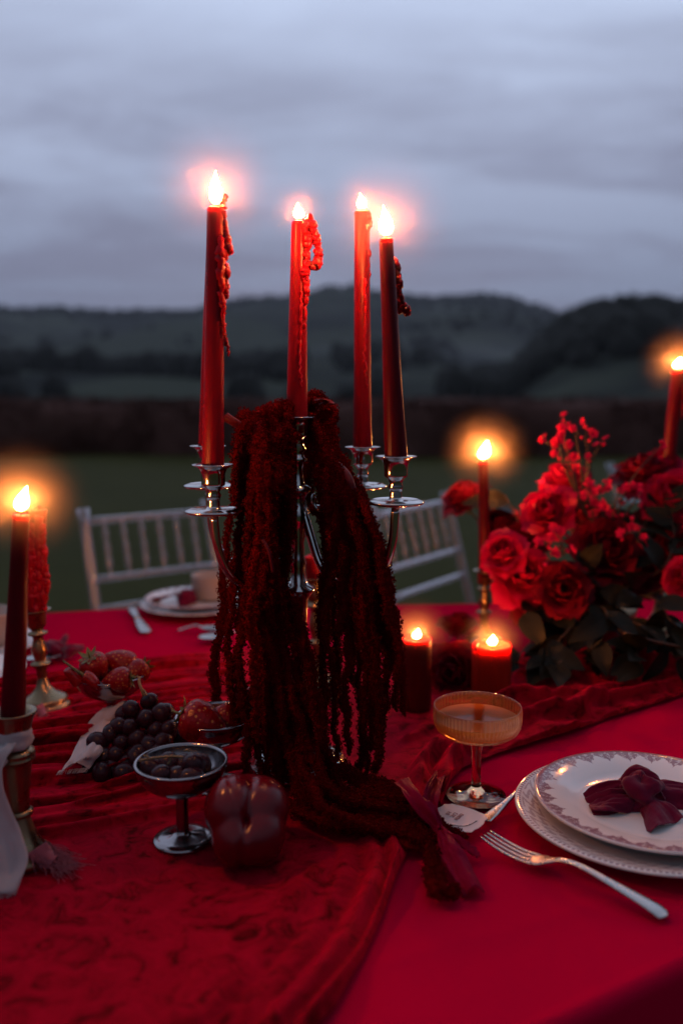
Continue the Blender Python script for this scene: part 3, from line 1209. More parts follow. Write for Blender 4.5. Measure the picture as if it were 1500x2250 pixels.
def runner_h(X, Y):
    wx = X + 0.010 * fv2(X, Y)
    wy = Y + 0.010 * fv2(Y + 3.1, X)
    h = np.zeros(X.shape)
    for px, A, w in folds:
        P = [tuple(T(*p))[:2] for p in px]
        d, par = seg_dist(wx, wy, P)
        w_ = 0.85 * w * (1 + 0.25 * fv2(X * 2, Y * 2))
        prof_ = np.exp(-(d / w_) ** 2)
        h = np.maximum(h, A * 1.6 * prof_ * (0.55 + 0.45 * np.sin(np.clip(par, 0.04, 0.96) * PI)) * (1 + 0.25 * fv1(X, Y)))
    # gathered pleats on the left, running along the table
    ca, sa = math.cos(math.radians(25)), math.sin(math.radians(25))
    q = -X * sa + Y * ca + 0.0045 * fv2(X * 0.5, Y * 0.5)
    al = X * ca + Y * sa
    pl = np.abs(np.sin(PI * q / 0.046 + 0.5 * fv2(al * 0.25, q * 0.5) + 0.35 * np.sin(2 * PI * q / 0.046))) ** 0.65
    pl2 = np.abs(np.sin(PI * q / 0.019 + 0.8 * fv2(q, al * 0.3) + 0.7)) ** 0.9
    amp = 0.029 * (0.72 + 0.45 * fv2(q * 2.6 + 1.0, al * 0.16))
    msk = (1 - sstep(-0.19, -0.05, X + 0.25 * (Y - 0.95))) * sstep(0.800, 0.830, q) * (1 - 0.0 * q)
    for ox, oy, orr in PLEAT_FLAT:
        msk = msk * (1 - 0.88 * np.exp(-(((X - ox) ** 2 + (Y - oy) ** 2) / orr ** 2) ** 1.5))
    h = np.maximum(h * (1 - 0.7 * msk), np.clip(amp, 0.006, 0.042) * msk * (0.80 * pl + 0.20 * pl2))
    crum = sstep(0.06, 0.22, X) * sstep(0.75, 0.95, Y)
    h = h + crum * 0.0075 * np.abs(fv1(X, Y)) + 0.0008 * fv3(X, Y) * (0.3 + crum) + 0.0003 * np.abs(fv1(X * 0.8, Y * 0.8))
    return np.maximum(h, 0)


Hh = runner_h(X, Y)
lip = np.minimum(1, tt * (NJ - 1) / 3.0)[None]
lip2 = np.minimum(1, (1 - tt) * (NJ - 1) / 3.0)[None]
Z = TZ + 0.0022 + Hh * (0.15 + 0.85 * lip) * (0.2 + 0.8 * lip2)
# the gathered folds have slumped over toward the near side
slump = 1.25 * Hh * (1 - sstep(-0.15, 0.02, X)) * lip * lip2 + 0.5 * Hh * sstep(0.02, 0.15, X) * lip * lip2
mb = MB()
grid(mb, np.stack([X + 0.35 * slump, Y - 0.9 * slump, Z], -1))
single('table_runner', mb, M['velvet'], 'crushed red velvet runner gathered in folds over the tablecloth', 'table runner', (0, 1.0, TZ))


def rest(x, y):
    """height of the velvet above the table at a spot"""
    if x < x1 and np.interp(x, xs, yn) < y < np.interp(x, xs, yf):
        return 0.003 + 0.6 * float(runner_h(np.array([x]), np.array([y]))[0])
    return 0.001


def on(u, v):
    p = T(u, v)
    z = rest(p.x, p.y)
    return Vector((p.x, p.y, TZ + z))


# ------------------------------------------------------------------ candles
halo_v, halo_f = sph(20, 12)


def glow(p, R, dens=1.0):
    mb = MB().add(halo_v, halo_f)
    o = link('haze', mb.mesh('haze'), M['smoke'] if p[2] > TZ + 0.5 or (p[1] < 1.05 and p[2] > TZ + 0.4) else M['halo_low'], None, p)  # ball added to give the flame a bloom, no real haze here
    o.scale = (R, R, R)
    tag(o, 'added halo volume around a candle flame, standing in for lens bloom', kind='stuff')


def flame_part(root, at, h, w, lean=(0, 0)):
    mb = MB()
    prof_ = []
    for t in np.linspace(0, 1, 15):
        r = w / 2 * (1.12 * math.sin(PI * t ** 0.60) ** 1.25 if 0 < t < 1 else 0)
        prof_.append((max(r, 0.0), t * h))
    prof_[0] = (0, 0)
    prof_[-1] = (0, h)
    lathe(mb, prof_, 12)
    V = mb.V[0]
    t = V[:, 2] / h
    fr = np.random.default_rng(int(abs(at[0]) * 1e5) % 9999)
    bx, by, ph0 = fr.uniform(-0.10, 0.10) * h, fr.uniform(-0.06, 0.06) * h, fr.uniform(0, 6)
    V[:, 0] += lean[0] * t ** 1.6 + bx * t ** 2 + 0.05 * w * np.sin(t * 7 + ph0) * t
    V[:, 1] += lean[1] * t ** 1.6 + by * t ** 2
    V += np.array(at)
    return wpart('flame', mb, M['flame'], root)


def drip_part(root, pts, r0, r1=None, knob=0.25, seed=0, mat_='wax_drip', n=10):
    """one run of wax: lumpy, thick where it has built up"""
    r = np.random.default_rng(seed)
    path = catmull(pts, max(18, int(11 * len(pts))))
    L = np.concatenate([[0], np.cumsum(np.linalg.norm(np.diff(path, axis=0), axis=1))])
    k = len(path)
    r1 = r0 if r1 is None else r1
    rad = np.linspace(r0, r1, k)
    nz = sum(np.sin(L / w_ + r.uniform(0, 6)) * a_ for w_, a_ in ((0.0061, .5), (0.0037, .45), (0.0023, .4), (0.0016, .3)))
    rad = rad * np.clip(1.12 + knob * nz, 0.5, 2.0)
    rad *= np.minimum(1, np.minimum(np.arange(k) + 0.7, np.arange(k)[::-1] + 1.0) / 2.0)
    path = path + r.normal(0, 0.0007, path.shape)
    mb = MB()
    tube(mb, path, np.maximum(rad, 0.0004), n)
    return wpart('wax_drip', mb, M[mat_], root)


def candle(label, base, top, r0, r1, flame=None, matk='wax', group='red taper candles', pool=0.0025, wick=True, gl=None, name='taper_candle', notch=0.0, seed=0, sink=0.012):
    base, top = Vector(base), Vector(top)
    ax = (top - base)
    L = ax.length
    a = ax.normalized()
    root = thing(name, label, 'candle', base, None, group)
    mb = MB()
    zs = np.linspace(0, 1, 24)
    fn = Fbm(100 + seed, 3.0, 2)
    prof_ = [(0, -sink), (r0 * 0.96, -sink)] + [(r0 + (r1 - r0) * z ** 0.9, z * (L - 0.003)) for z in zs]
    prof_ += [(r1 * 0.97, L - 0.001), (r1 * 0.88, L), (r1 * 0.72, L - pool * 0.8), (r1 * 0.4, L - pool), (0, L - pool)]
    lathe(mb, prof_, 32, base, a, lambda th, z: 1 + 0.02 * np.sin(th * 2 + z * 14 + seed) + 0.012 * np.sin(th * 5 + z * 40 + seed)
          + (0.05 * np.sin(th * 3 + seed) + 0.04 * np.sin(th * 7 + 2 * seed)) * np.exp(-((z - L) / 0.006) ** 2))
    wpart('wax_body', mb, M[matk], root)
    if wick:
        mb = MB()
        wp = top - a * (pool + 0.001)
        tube(mb, [wp, wp + a * 0.004, wp + a * 0.0075 + Vector((0.0008, 0, 0))], [0.0008, 0.0008, 0.0006], 6)
        wpart('wick', mb, M['wick'], root)
    if flame:
        h, w, lean = flame
        at = top + a * (0.0035 - pool * 0.5)
        flame_part(root, at, h, w, lean)
        glow(at + Vector((lean[0] * 0.4, lean[1] * 0.4, h * 0.45)), gl or 0.06)
    return root


# ------------------------------------------------------------------ silver candelabra
CB = T(657, 1690)
cb = Vector((CB.x, CB.y, TZ + 0.004))
cd = thing('candelabra', 'tarnished silver five-light candelabra draped with dark red amaranth', 'candelabra', cb)
TOPZ = 0.387           # rim of the middle cup above the table


def at_z(px, py, z):
    return Vector((cb.x + px, cb.y + py, TZ + z))


mb = MB()
lathe(mb, [(0.0, 0.0), (0.054, 0.0), (0.054, 0.0), (0.055, 0.003), (0.0535, 0.006), (0.050, 0.008), (0.049, 0.0115), (0.045, 0.014), (0.036, 0.019),
           (0.026, 0.026), (0.018, 0.036), (0.0135, 0.046), (0.0155, 0.050), (0.0155, 0.053), (0.011, 0.057)], 56, cb)
wpart('base', mb, M['silver'], cd)
mb = MB()
lathe(mb, [(0.009, 0.055), (0.0092, 0.075), (0.0125, 0.083), (0.009, 0.090), (0.0085, 0.10), (0.0092, 0.155), (0.0105, 0.188), (0.0165, 0.197), (0.0185, 0.1985), (0.0185, 0.2005),
           (0.012, 0.205), (0.0085, 0.212), (0.0075, 0.222), (0.0095, 0.228), (0.0075, 0.234), (0.0068, 0.250), (0.0090, 0.258), (0.0080, 0.264),
           (0.0120, 0.272), (0.0135, 0.280), (0.0105, 0.288), (0.008, 0.298), (0.0115, 0.303), (0.0150, 0.305), (0.0150, 0.309), (0.011, 0.312)], 40, cb)
wpart('stem', mb, M['silver'], cd)
mb = MB()
lathe(mb, [(0.0085, 0.311), (0.0065, 0.320), (0.0055, 0.330), (0.0075, 0.336), (0.0110, 0.3385), (0.0075, 0.342), (0.0065, 0.346),
           (0.0095, 0.350), (0.0065, 0.355), (0.0075, 0.357)], 32, cb)
wpart('finial_stem', mb, M['silver'], cd)


def cup_profile(z):
    return [(0.0, z - 0.034), (0.0062, z - 0.034), (0.0075, z - 0.029), (0.0060, z - 0.026), (0.0085, z - 0.021), (0.0112, z - 0.0195), (0.0116, z - 0.018), (0.0114, z - 0.016),
            (0.0118, z - 0.008), (0.0135, z - 0.0035), (0.0175, z - 0.0008), (0.0202, z - 0.0002), (0.0205, z + 0.0004), (0.0200, z + 0.0009), (0.0160, z - 0.0004), (0.0112, z - 0.004), (0.0108, z - 0.016), (0, z - 0.016)]


mb = MB()
lathe(mb, [(r * 0.92, zz) for r, zz in cup_profile(TOPZ - 0.004)], 44, cb)
wpart('candle_cup', mb, M['silver'], cd)

ARMS = {'fl': (-0.077, -0.082, 0.3425), 'fr': (0.100, -0.070, 0.3500), 'br': (0.071, 0.078, 0.352), 'bl': (-0.1035, 0.060, 0.354)}
HUB = 0.285
for key, (ax_, ay_, rz) in ARMS.items():
    L = math.hypot(ax_, ay_)
    d = np.array([ax_ / L, ay_ / L, 0])
    c0 = np.array([cb.x, cb.y, TZ])
    P = [(0.008, 0.288), (0.018, 0.262), (0.030, 0.234), (0.050, 0.216), (0.074, 0.217), (L - 0.016, 0.236), (L - 0.004, 0.262), (L, rz - 0.050)]
    path = catmull([c0 + d * r + np.array([0, 0, z]) for r, z in P], 44)
    mb = MB()
    tube(mb, path, np.linspace(0.0048, 0.0042, 44), 12)
    arm = wpart('arm', mb, M['silver'], cd)
    cen_ = (cb.x + ax_, cb.y + ay_, cb.z - 0.004)
    mb = MB()
    z = rz - 0.044
    lathe(mb, [(0.0, z - 0.006), (0.010, z - 0.0055), (0.021, z - 0.0035), (0.027, z - 0.0025), (0.0285, z - 0.0005), (0.0275, z + 0.0005), (0.0225, z + 0.0022),
               (0.0225, z + 0.0022), (0.018, z + 0.0012), (0.008, z + 0.0008), (0.0062, z + 0.004), (0.0062, z + 0.004), (0.0058, z + 0.010)], 44, cen_)
    wpart('drip_tray', mb, M['silver'], cd, parent=arm)
    mb = MB()
    lathe(mb, cup_profile(rz), 44, cen_)
    wpart('candle_cup', mb, M['silver'], cd, parent=arm)
    # scroll near the hub
    mb = MB()
    q = np.linspace(0, 1, 30)
    ang = 1.3 - q * 5.2
    rad = 0.0125 - 0.006 * q
    sc = c0 + d * 0.030 + np.array([0, 0, 0.300])
    tube(mb, np.array([sc + d * (math.cos(a) * r) + np.array([0, 0, math.sin(a) * r]) for a, r in zip(ang, rad)]), np.linspace(0.0024, 0.0014, 30), 8)
    wpart('scroll', mb, M['silver'], cd, parent=arm)
    # wax spilled on the trays
    if key in ('fr', 'br'):
        for kk in range(3):
            a = rng.uniform(-2.6, 0.3)
            rr_ = rng.uniform(0.014, 0.024)
            mb = MB()
            v, f = sph(10, 6)
            v = v * np.array([rng.uniform(.002, .004), rng.uniform(.002, .0035), 0.0009]) + np.array([cen_[0] + math.cos(a) * rr_, cen_[1] + math.sin(a) * rr_, TZ + z + 0.0016])
            mb.add(v, f)
            wpart('wax_spill', mb, M['wax_dark'], cd, parent=arm)

# tapers in the candelabra
c = at_z(0, 0, TOPZ - 0.004)
top = D(656.5, 486, c.y)
cC = candle('short-flamed red taper in the middle cup of the candelabra, wax looping off its right side', c, top, 0.0112, 0.0079, (0.016, 0.0095, (0, 0)), gl=0.045, seed=1)
fy = top.y - 0.006
drip_part(cC, [D(670, 489, fy), D(684, 492, fy), D(694, 522, fy), D(699, 560, fy), D(692, 583, fy), D(680, 584, fy)], 0.0036, 0.0040, 0.3, 3)
drip_part(cC, [D(672, 488, fy), D(676, 520, fy), D(674, 560, fy), D(676, 590, fy)], 0.0038, 0.0034, 0.3, 4)
drip_part(cC, [D(672, 575, fy), D(670, 610, fy), D(674, 640, fy), D(670, 680, fy), D(668, 730, fy)], 0.0042, 0.0012, 0.3, 5)
drip_part(cC, [D(662, 640, fy - .004), D(660, 720, fy - .004), D(660, 790, fy - .005), D(662, 850, fy - .006)], 0.0010, 0.0008, 0.4, 6)
mb = MB()
v, f = sph(12, 8)
v = v * np.array([.0035, .003, .006]) + np.array(D(681, 481, fy))
mb.add(v, f)
wpart('wax_drip', mb, M['wax_drip'], cC)

ax_, ay_, rz = ARMS['fl']
c = at_z(ax_, ay_, rz)
top = D(474, 456, c.y)
cF = candle('tall lit red taper in the front left cup, wax running down its right edge', c, top, 0.0106, 0.0082, (0.031, 0.0105, (0.0004, 0)), gl=0.075, seed=2)
fy = c.y
for s, pts in enumerate([
        [D(486, 452, fy), D(490, 480, fy), D(487, 520, fy), D(492, 560, fy), D(488, 610, fy), D(494, 655, fy)],
        [D(492, 500, fy), D(497, 515, fy), D(496, 535, fy), D(502, 550, fy)],
        [D(489, 590, fy - .003), D(496, 600, fy), D(498, 625, fy), D(501, 655, fy)],
        [D(484, 520, fy - .007), D(485, 600, fy - .008), D(490, 680, fy - .006), D(492, 740, fy - .005)],
        [D(492, 660, fy), D(491, 710, fy), D(497, 745, fy), D(503, 782, fy)]]):
    drip_part(cF, pts, 0.0042 if s < 4 else 0.0018, 0.0032 if s < 2 else 0.0010, 0.4, 20 + s)

ax_, ay_, rz = ARMS['fr']
c = at_z(ax_, ay_, rz)
top = D(848, 524, c.y)
cR = candle('dark red leaning taper in the front right cup, large flame, one hanging wax wing', c, top, 0.0112, 0.0067, (0.028, 0.0120, (0.0, 0)), matk='wax_dark', gl=0.075, seed=3)
fy = c.y + 0.012
drip_part(cR, [D(866, 566, fy), D(874, 600, fy), D(877, 640, fy), D(886, 672, fy), D(894, 690, fy)], 0.0028, 0.0030, 0.35, 31, 'wax_dark')
drip_part(cR, [D(866, 572, fy), D(868, 620, fy), D(872, 660, fy), D(880, 690, fy)], 0.0030, 0.0022, 0.35, 32, 'wax_dark')

ax_, ay_, rz = ARMS['br']
c = at_z(ax_, ay_, rz)
top = D(795, 464, c.y)
cB = candle('bright red straight taper in the back right cup with thin wax runs', c, top, 0.0112, 0.0082, (0.0170, 0.0095, (0, 0)), gl=0.045, seed=4)
fy = c.y - 0.002
drip_part(cB, [D(806, 464, fy), D(808, 490, fy), D(804, 520, fy), D(808, 560, fy), D(806, 590, fy)], 0.0034, 0.0022, 0.35, 41)
drip_part(cB, [D(806, 560, fy), D(808, 585, fy), D(813, 608, fy)], 0.0016, 0.0012, 0.3, 42)
drip_part(cB, [D(801, 610, fy - .007), D(803, 690, fy - .007), D(801, 780, fy - .008), D(806, 850, fy - .008)], 0.0016, 0.0010, 0.4, 43)

ax_, ay_, rz = ARMS['bl']
c = at_z(ax_, ay_, rz)
top = D(473, 480, c.y)
cL = candle('unlit red taper in the back left cup, hidden behind the tall front candle', c, top, 0.0112, 0.0085, None, seed=5)
fy = top.y
drip_part(cL, [D(484, 474, fy), D(487, 450, fy), D(493, 434, fy), D(496, 428, fy)], 0.0030, 0.0016, 0.2, 51)

# ------------------------------------------------------------------ amaranth
OCT = np.array([[1, 0, 0], [-1, 0, 0], [0, 1, 0], [0, -1, 0], [0, 0, 1], [0, 0, -1]], float)
OCF = np.array([[0, 2, 4], [2, 1, 4], [1, 3, 4], [3, 0, 4], [2, 0, 5], [1, 2, 5], [3, 1, 5], [0, 3, 5]])
am = thing('amaranth_bunch', 'dark red hanging amaranth draped over the candelabra and piled at its foot', 'flower', (cb.x, cb.y, TZ + 0.01))
FLOOR = TZ + 0.004


def strand(pts, r0=0.0068, r1=0.0048, ds=0.0020):
    P = catmull(pts, 60)
    r0, r1 = r0 * 0.66, r1 * 0.80
    L = np.concatenate([[0], np.cumsum(np.linalg.norm(np.diff(P, axis=0), axis=1))])
    k = max(12, int(L[-1] / ds))
    s = np.linspace(0, L[-1], k)
    P = np.stack([np.interp(s, L, P[:, q]) for q in range(3)], -1)
    ph = rng.uniform(0, 6, 4)
    P[:, 0] += (0.0012 * np.sin(s / 0.0085 + ph[0]) + 0.0017 * np.sin(s / 0.021 + ph[1]) + 0.0009 * np.sin(s / 0.0047 + ph[2])) * np.minimum(1, s / 0.03)
    P[:, 1] += 0.0020 * np.sin(s / 0.012 + ph[2]) + 0.0022 * np.sin(s / 0.026 + ph[3])
    per = rng.uniform(0.0078, 0.0108)
    rad = np.linspace(r0, r1, k) * (1 + 0.30 * np.sin(2 * PI * s / per + 0.8 * np.sin(s / 0.013 + ph[2])) + 0.14 * np.sin(s / 0.017 + ph[0]) + 0.10 * np.sin(s / 0.0052 + ph[1]))
    rad *= np.minimum(1, (np.arange(k)[::-1] + 2) / 6.0)
    P[:, 2] = np.maximum(P[:, 2], FLOOR + rad * 0.7)
    t, U, B = frames(P)
    mb = MB()
    tube(mb, P[::2], rad[::2] * 0.72, 6)
    m_ = 12
    th = (np.arange(m_) / m_ * 2 * PI)[None] + rng.uniform(0, 6, (k, 1)) + rng.uniform(-.3, .3, (k, m_))
    lump = 1 + 0.16 * np.sin(th * 2 + (s / 0.0019)[:, None] + ph[0]) * np.sin((s / 0.0043)[:, None] + ph[2])
    rr_ = rad[:, None] * rng.uniform(0.80, 1.06, (k, m_)) * lump
    out = U[:, None] * np.cos(th)[..., None] + B[:, None] * np.sin(th)[..., None]
    C = (P[:, None] + out * rr_[..., None] + t[:, None] * rng.uniform(-.0014, .0014, (k, m_, 1))).reshape(-1, 3)
    n = len(C)
    S = rng.uniform(0.0007, 0.0014, (n, 1, 3))
    a = rng.normal(size=(n, 3))
    a /= np.linalg.norm(a, axis=1)[:, None]
    b_ = np.cross(a, rng.normal(size=(n, 3)))
    b_ /= np.linalg.norm(b_, axis=1)[:, None]
    c_ = np.cross(a, b_)
    R = np.stack([a, b_, c_], 1)
    V = (OCT[None] * S) @ R + C[:, None]
    F = (OCF[None] + np.arange(n)[:, None, None] * 6).reshape(-1, 3)
    mb.add(V.reshape(-1, 3), F)
    return wpart('strand', mb, M['amaranth'], am, False)


J = lambda s: rng.uniform(-s, s)
y0 = cb.y
# left curtain
for i in range(13):
    t = i / 12
    dep = y0 - 0.02 - 0.075 * math.sin(PI * min(1, t * 1.1)) + J(0.03)
    ut = 528 + t * 112 + J(10)
    vt = 893 + 25 * (1 - t) + J(14) + (0 if i % 3 else 60)
    um = 506 + t * 122 + J(9)
    ul = 486 + t * 160 + J(12)
    if t < 0.12:
        ve = 1540 + J(40)
        ul -= 14
    elif t < 0.55:
        ve = 1672 + J(45)
    else:
        ve = 1716 + J(24)
    ue = ul + 20 * t + J(10) + (30 * t)
    dtop = y0 + 0.03 + J(0.02)
    strand([D(ut + 8, vt + 14, dtop), D(ut, vt + 4, dtop - 0.03), D(ut - 6, vt + 40, (dtop + dep) / 2 - 0.01), D((ut + um) / 2, 1060, dep), D(um, 1210, dep), D(ul, 1420, dep + 0.005), D(ue, ve, dep + 0.01)],
           0.0076, 0.0056)
for i in range(5):
    u0 = 556 + 16 * i + J(5)
    strand([D(u0 + 10, 1480 + J(40), y0 - 0.05), D(u0 + 6, 1580, y0 - 0.064 + J(0.008)), D(u0 + 10, 1660, y0 - 0.068), D(u0 + 14, 1722 + J(14), y0 - 0.066)], 0.0074, 0.0054)
# short thick clumps that make the shoulder of the bunch
for i in range(11):
    u0, v0 = 520 + rng.uniform(0, 120), 900 + rng.uniform(0, 60)
    dep = y0 - 0.03 + J(0.03)
    strand([D(u0 + 20, v0 - 6, y0 + 0.01), D(u0, v0, dep), D(u0 - 8 + J(10), v0 + 90, dep - 0.015), D(u0 - 10 + J(20), v0 + 210 + J(60), dep - 0.01)], 0.0105, 0.0075)
for i in range(8):
    u0, v0 = 560 + rng.uniform(0, 60), 1000 + rng.uniform(0, 120)
    dep = y0 - 0.055 + J(0.02)
    strand([D(u0, v0, dep + 0.02), D(u0 - 10, v0 + 40, dep), D(u0 - 20 + J(30), v0 + 150, dep), D(u0 + J(30), v0 + 330 + J(80), dep)], 0.0100, 0.0060)
# over the top, behind the middle candle
for i in range(7):
    q = i / 6
    strand([D(600 + J(15), 915, y0 + 0.015), D(650, 893 - 8 * q, y0 + 0.035), D(690 + 8 * q, 876 + J(12), y0 + 0.03), D(716 + 12 * q, 905 + J(10), y0 + 0.015), D(722 + J(8), 960 + 20 * q, y0 + 0.01), D(728 + 15 * q, 1040 + 40 * q, y0)], 0.0085, 0.0065)
# behind the silver stem, between the two curtains
for i in range(6):
    q = i / 5
    strand([D(672 + J(8), 890, y0 + 0.04), D(664 + 44 * q, 925, y0 + 0.055), D(655 + 60 * q, 990, y0 + 0.055), D(660 + 60 * q + J(8), 1060, y0 + 0.05), D(668 + 56 * q + J(8), 1120 + J(40), y0 + 0.045)], 0.0085, 0.0065)
# right curtain
ends_r = [(708, 1600), (714, 1690), (728, 1480), (738, 1690), (747, 1560), (763, 1660), (770, 1500), (792, 1720), (803, 1700), (812, 1650), (826, 1720), (833, 1690), (846, 1600), (872, 1560), (876, 1500), (884, 1570), (858, 1480), (820, 1560)]
for i, (ue, ve) in enumerate(ends_r):
    t = (ue - 705) / 180
    dep = y0 - 0.02 + 0.03 * math.sin(i * 2.1) - 0.05 * t
    ut, vt = 690 + t * 62 + J(8), 925 + 90 * t + J(12)
    um = 706 + t * 120 + J(6)
    u3 = 703 + t * 158 + J(6)
    strand([D(ut, vt, y0 + 0.02), D(ut + 12, vt + 40, y0), D((ut + um) / 2 + 10, 1080 + 30 * t, dep + 0.01), D(um + 6, 1200, dep), D(u3, 1340, dep), D(ue - 2, min(ve - 60, 1450), dep), D(ue, ve, dep + 0.012)], 0.0085, 0.0050)
for i in range(9):
    u0, v0 = 720 + rng.uniform(0, 60), 1010 + rng.uniform(0, 120)
    dep = y0 - 0.035 + J(0.02)
    strand([D(u0, v0, dep + 0.02), D(u0 + 14, v0 + 40, dep), D(u0 + 30 + J(20), v0 + 150, dep - 0.01), D(u0 + 45 + J(30), v0 + 290 + J(60), dep - 0.01)], 0.0100, 0.0062)
for i in range(5):
    u0, v0 = 800 + J(25), 1180 + rng.uniform(0, 60)
    strand([D(u0 - 10, v0, y0 - 0.03), D(u0 + 14, v0 + 20, y0 - 0.055), D(u0 + 26 + J(8), v0 + 90, y0 - 0.06), D(u0 + 34 + J(12), v0 + 200, y0 - 0.06)], 0.0100, 0.0075)
# sweep from the left curtain down and across the foot
for i in range(8):
    t = i / 7
    a = D(545 + 110 * t + J(10), 1330 + J(40), y0 - 0.07 + J(0.015))
    b1 = D(585 + 110 * t + J(10), 1510, y0 - 0.085 + J(0.01))
    c1 = D(630 + 85 * t, 1640 + 14 * (1 - t), y0 - 0.088)
    e0 = T(690 + 50 * t, 1752 - 40 * t + 34 * (1 - t), 0.012 + 0.014 * (i % 3))
    e1 = T(800 + J(20), 1830 - 74 * t + J(8), 0.010 + 0.008 * (i % 3))
    e2 = T(900 + J(25), 1860 - 96 * t + J(8), 0.008 + 0.006 * (i % 2))
    e3 = T(955 + J(35), 1876 - 100 * t + J(12), 0.006)
    strand([a, b1, c1, e0, e1, e2, e3], 0.0078, 0.0056)
for i in range(9):
    t = i / 8
    strand([T(640 + J(20), 1700 + 80 * t, 0.02), T(720 + J(10), 1730 + 80 * t, 0.018), T(820, 1752 + 72 * t + J(8), 0.014), T(900 + J(30), 1770 + 60 * t + J(8), 0.008)], 0.0080, 0.0058)
# small pile where the right curtain lands, and the tail that runs off the runner
for i in range(8):
    strand([T(740 + J(20), 1690 + J(12), 0.02), T(800 + J(20), 1712 + J(12), 0.016), T(850 + J(20), 1730 + J(12), 0.012), T(900 + J(20), 1752 + J(15), 0.006)], 0.0074, 0.0056)
strand([T(890, 1800, 0.012), T(935, 1835, 0.009), T(952, 1880, 0.008), T(955, 1925, 0.007), T(968, 1955, 0.007), T(992, 1962, 0.007), T(1008, 1945, 0.007)], 0.0078, 0.0072)
strand([T(880, 1815, 0.010), T(925, 1855, 0.008), T(945, 1900, 0.007), T(950, 1948, 0.007), T(975, 1975, 0.006)], 0.0074, 0.0066)
strand([T(900, 1790, 0.012), T(950, 1800, 0.010), T(990, 1822, 0.008), T(1030, 1842, 0.006)], 0.0062, 0.0040)
# bare stems
for pts, r in [([D(742, 1022, y0 - 0.02), D(766, 1050, y0 - 0.05), D(780, 1100, y0 - 0.06), D(788, 1180, y0 - 0.06), D(794, 1280, y0 - 0.055)], 0.0042),
               ([D(805, 1150, y0 - 0.04), D(812, 1172, y0 - 0.05), D(815, 1195, y0 - 0.05)], 0.0018),
               ([D(495, 915, y0 - 0.02), D(515, 928, y0 - 0.02), D(545, 945, y0)], 0.0050),
               ([D(572, 1180, y0 - 0.11), D(590, 1210, y0 - 0.115), D(600, 1258, y0 - 0.112)], 0.0018)]:
    mb = MB()
    pp = catmull(pts, 20)
    tube(mb, pp, np.linspace(r, r * 0.8, 20), 8)
    wpart('stem', mb, M['amaranth_stem'], am)


def leaf_grid(L, Wd, curl=0.25, fold=0.25, n=7, m=5, wav=0.0):
    G = np.zeros((n, m, 3))
    for i, t in enumerate(np.linspace(0, 1, n)):
        w = Wd * (math.sin(PI * (0.04 + 0.94 * t) ** 0.8)) ** 0.9
        for j, s in enumerate(np.linspace(-1, 1, m)):
            G[i, j] = (t * L, s * w / 2, -curl * L * t * t + fold * abs(s) * w / 2 + wav * math.sin(t * 9 + s * 2) * L)
    return G


def place(V, o, x, y, z):
    Mx = np.array([x, y, z])
    return V @ Mx + np.array(o)


for (u, v, d_, ln) in [((690), 880, (1, 0.1, 0.0), 0.024), (700, 890, (1, -0.3, 0.25), 0.018)]:
    x_ = Vector(d_).normalized()
    y_ = Vector((0, 1, 0.2)).normalized()
    z_ = x_.cross(y_).normalized()
    mb = MB()
    grid(mb, place(leaf_grid(ln, 0.009, 0.15, 0.5, wav=0.03).reshape(-1, 3), D(u, v, y0), x_, y_, z_).reshape(7, 5, 3))
    wpart('dried_leaf', mb, M['amaranth_stem'], am)

# ------------------------------------------------------------------ brass candlesticks
def candlestick(label, foot, H, prof_, n=40, rfun=None, lean=None, group='brass candlesticks'):
    root = thing('candlestick', label, 'candlestick', foot, None, group)
    ax = Vector((0, 0, 1)) if lean is None else Vector((lean[0], lean[1], 1)).normalized()
    for nm, pr in prof_:
        mb = MB()
        lathe(mb, [(r, z * H) for r, z in pr], n if nm != 'column' else 16, foot, ax)
        wpart(nm, mb, M['brass'], root, nm != 'column' or rfun is None)
    return root, Vector(foot) + ax * H


turned = [('base', [(0, 0), (0.034, 0), (0.034, 0), (0.0345, 0.02), (0.032, 0.045), (0.029, 0.07), (0.030, 0.085), (0.026, 0.11), (0.016, 0.15), (0.009, 0.22), (0.0065, 0.29), (0.006, 0.31)]),
          ('column', [(0.006, 0.31), (0.0065, 0.38), (0.0085, 0.42), (0.0128, 0.445), (0.0128, 0.46), (0.007, 0.475), (0.0068, 0.49), (0.0095, 0.56), (0.0100, 0.60), (0.0078, 0.67),
                      (0.0065, 0.71), (0.0075, 0.74), (0.0128, 0.755), (0.0128, 0.77), (0.007, 0.785), (0.0072, 0.80)]),
          ('candle_cup', [(0.0072, 0.80), (0.0105, 0.825), (0.0125, 0.85), (0.0128, 0.96), (0.0150, 0.985), (0.0195, 0.995), (0.0200, 1.0), (0.0192, 1.003), (0.0125, 0.985), (0.0115, 0.90), (0, 0.90)])]
# back left, unlit, caked with wax
f = on(100, 1562)
_, tp = candlestick('turned brass candlestick on the left behind the front candle, holding the unlit waxy taper', f, 0.131, turned, lean=(-0.06, 0))
ct = D(80, 1118, tp.y)
c2 = candle('unlit red taper caked in wax in the back left brass candlestick', tp, ct, 0.0112, 0.0128, None, seed=7, pool=0.004, wick=False)
fy = tp.y - 0.008
for s, (ua, va, ub, vb, r) in enumerate([(72, 1135, 74, 1335, .0050), (84, 1128, 84, 1345, .0052), (92, 1150, 94, 1330, .0045), (66, 1160, 66, 1345, .0044), (78, 1200, 80, 1350, .0050), (97, 1200, 98, 1320, .0042), (100, 1260, 97, 1342, .0040)]):
    drip_part(c2, [D(ua, va, fy), D((ua * 2 + ub) / 3 + J(4), (va * 2 + vb) / 3, fy - .001), D((ua + ub * 2) / 3 + J(5), (va + vb * 2) / 3, fy - .001), D(ub, vb, fy)], r, r * 0.9, 0.16, 70 + s)
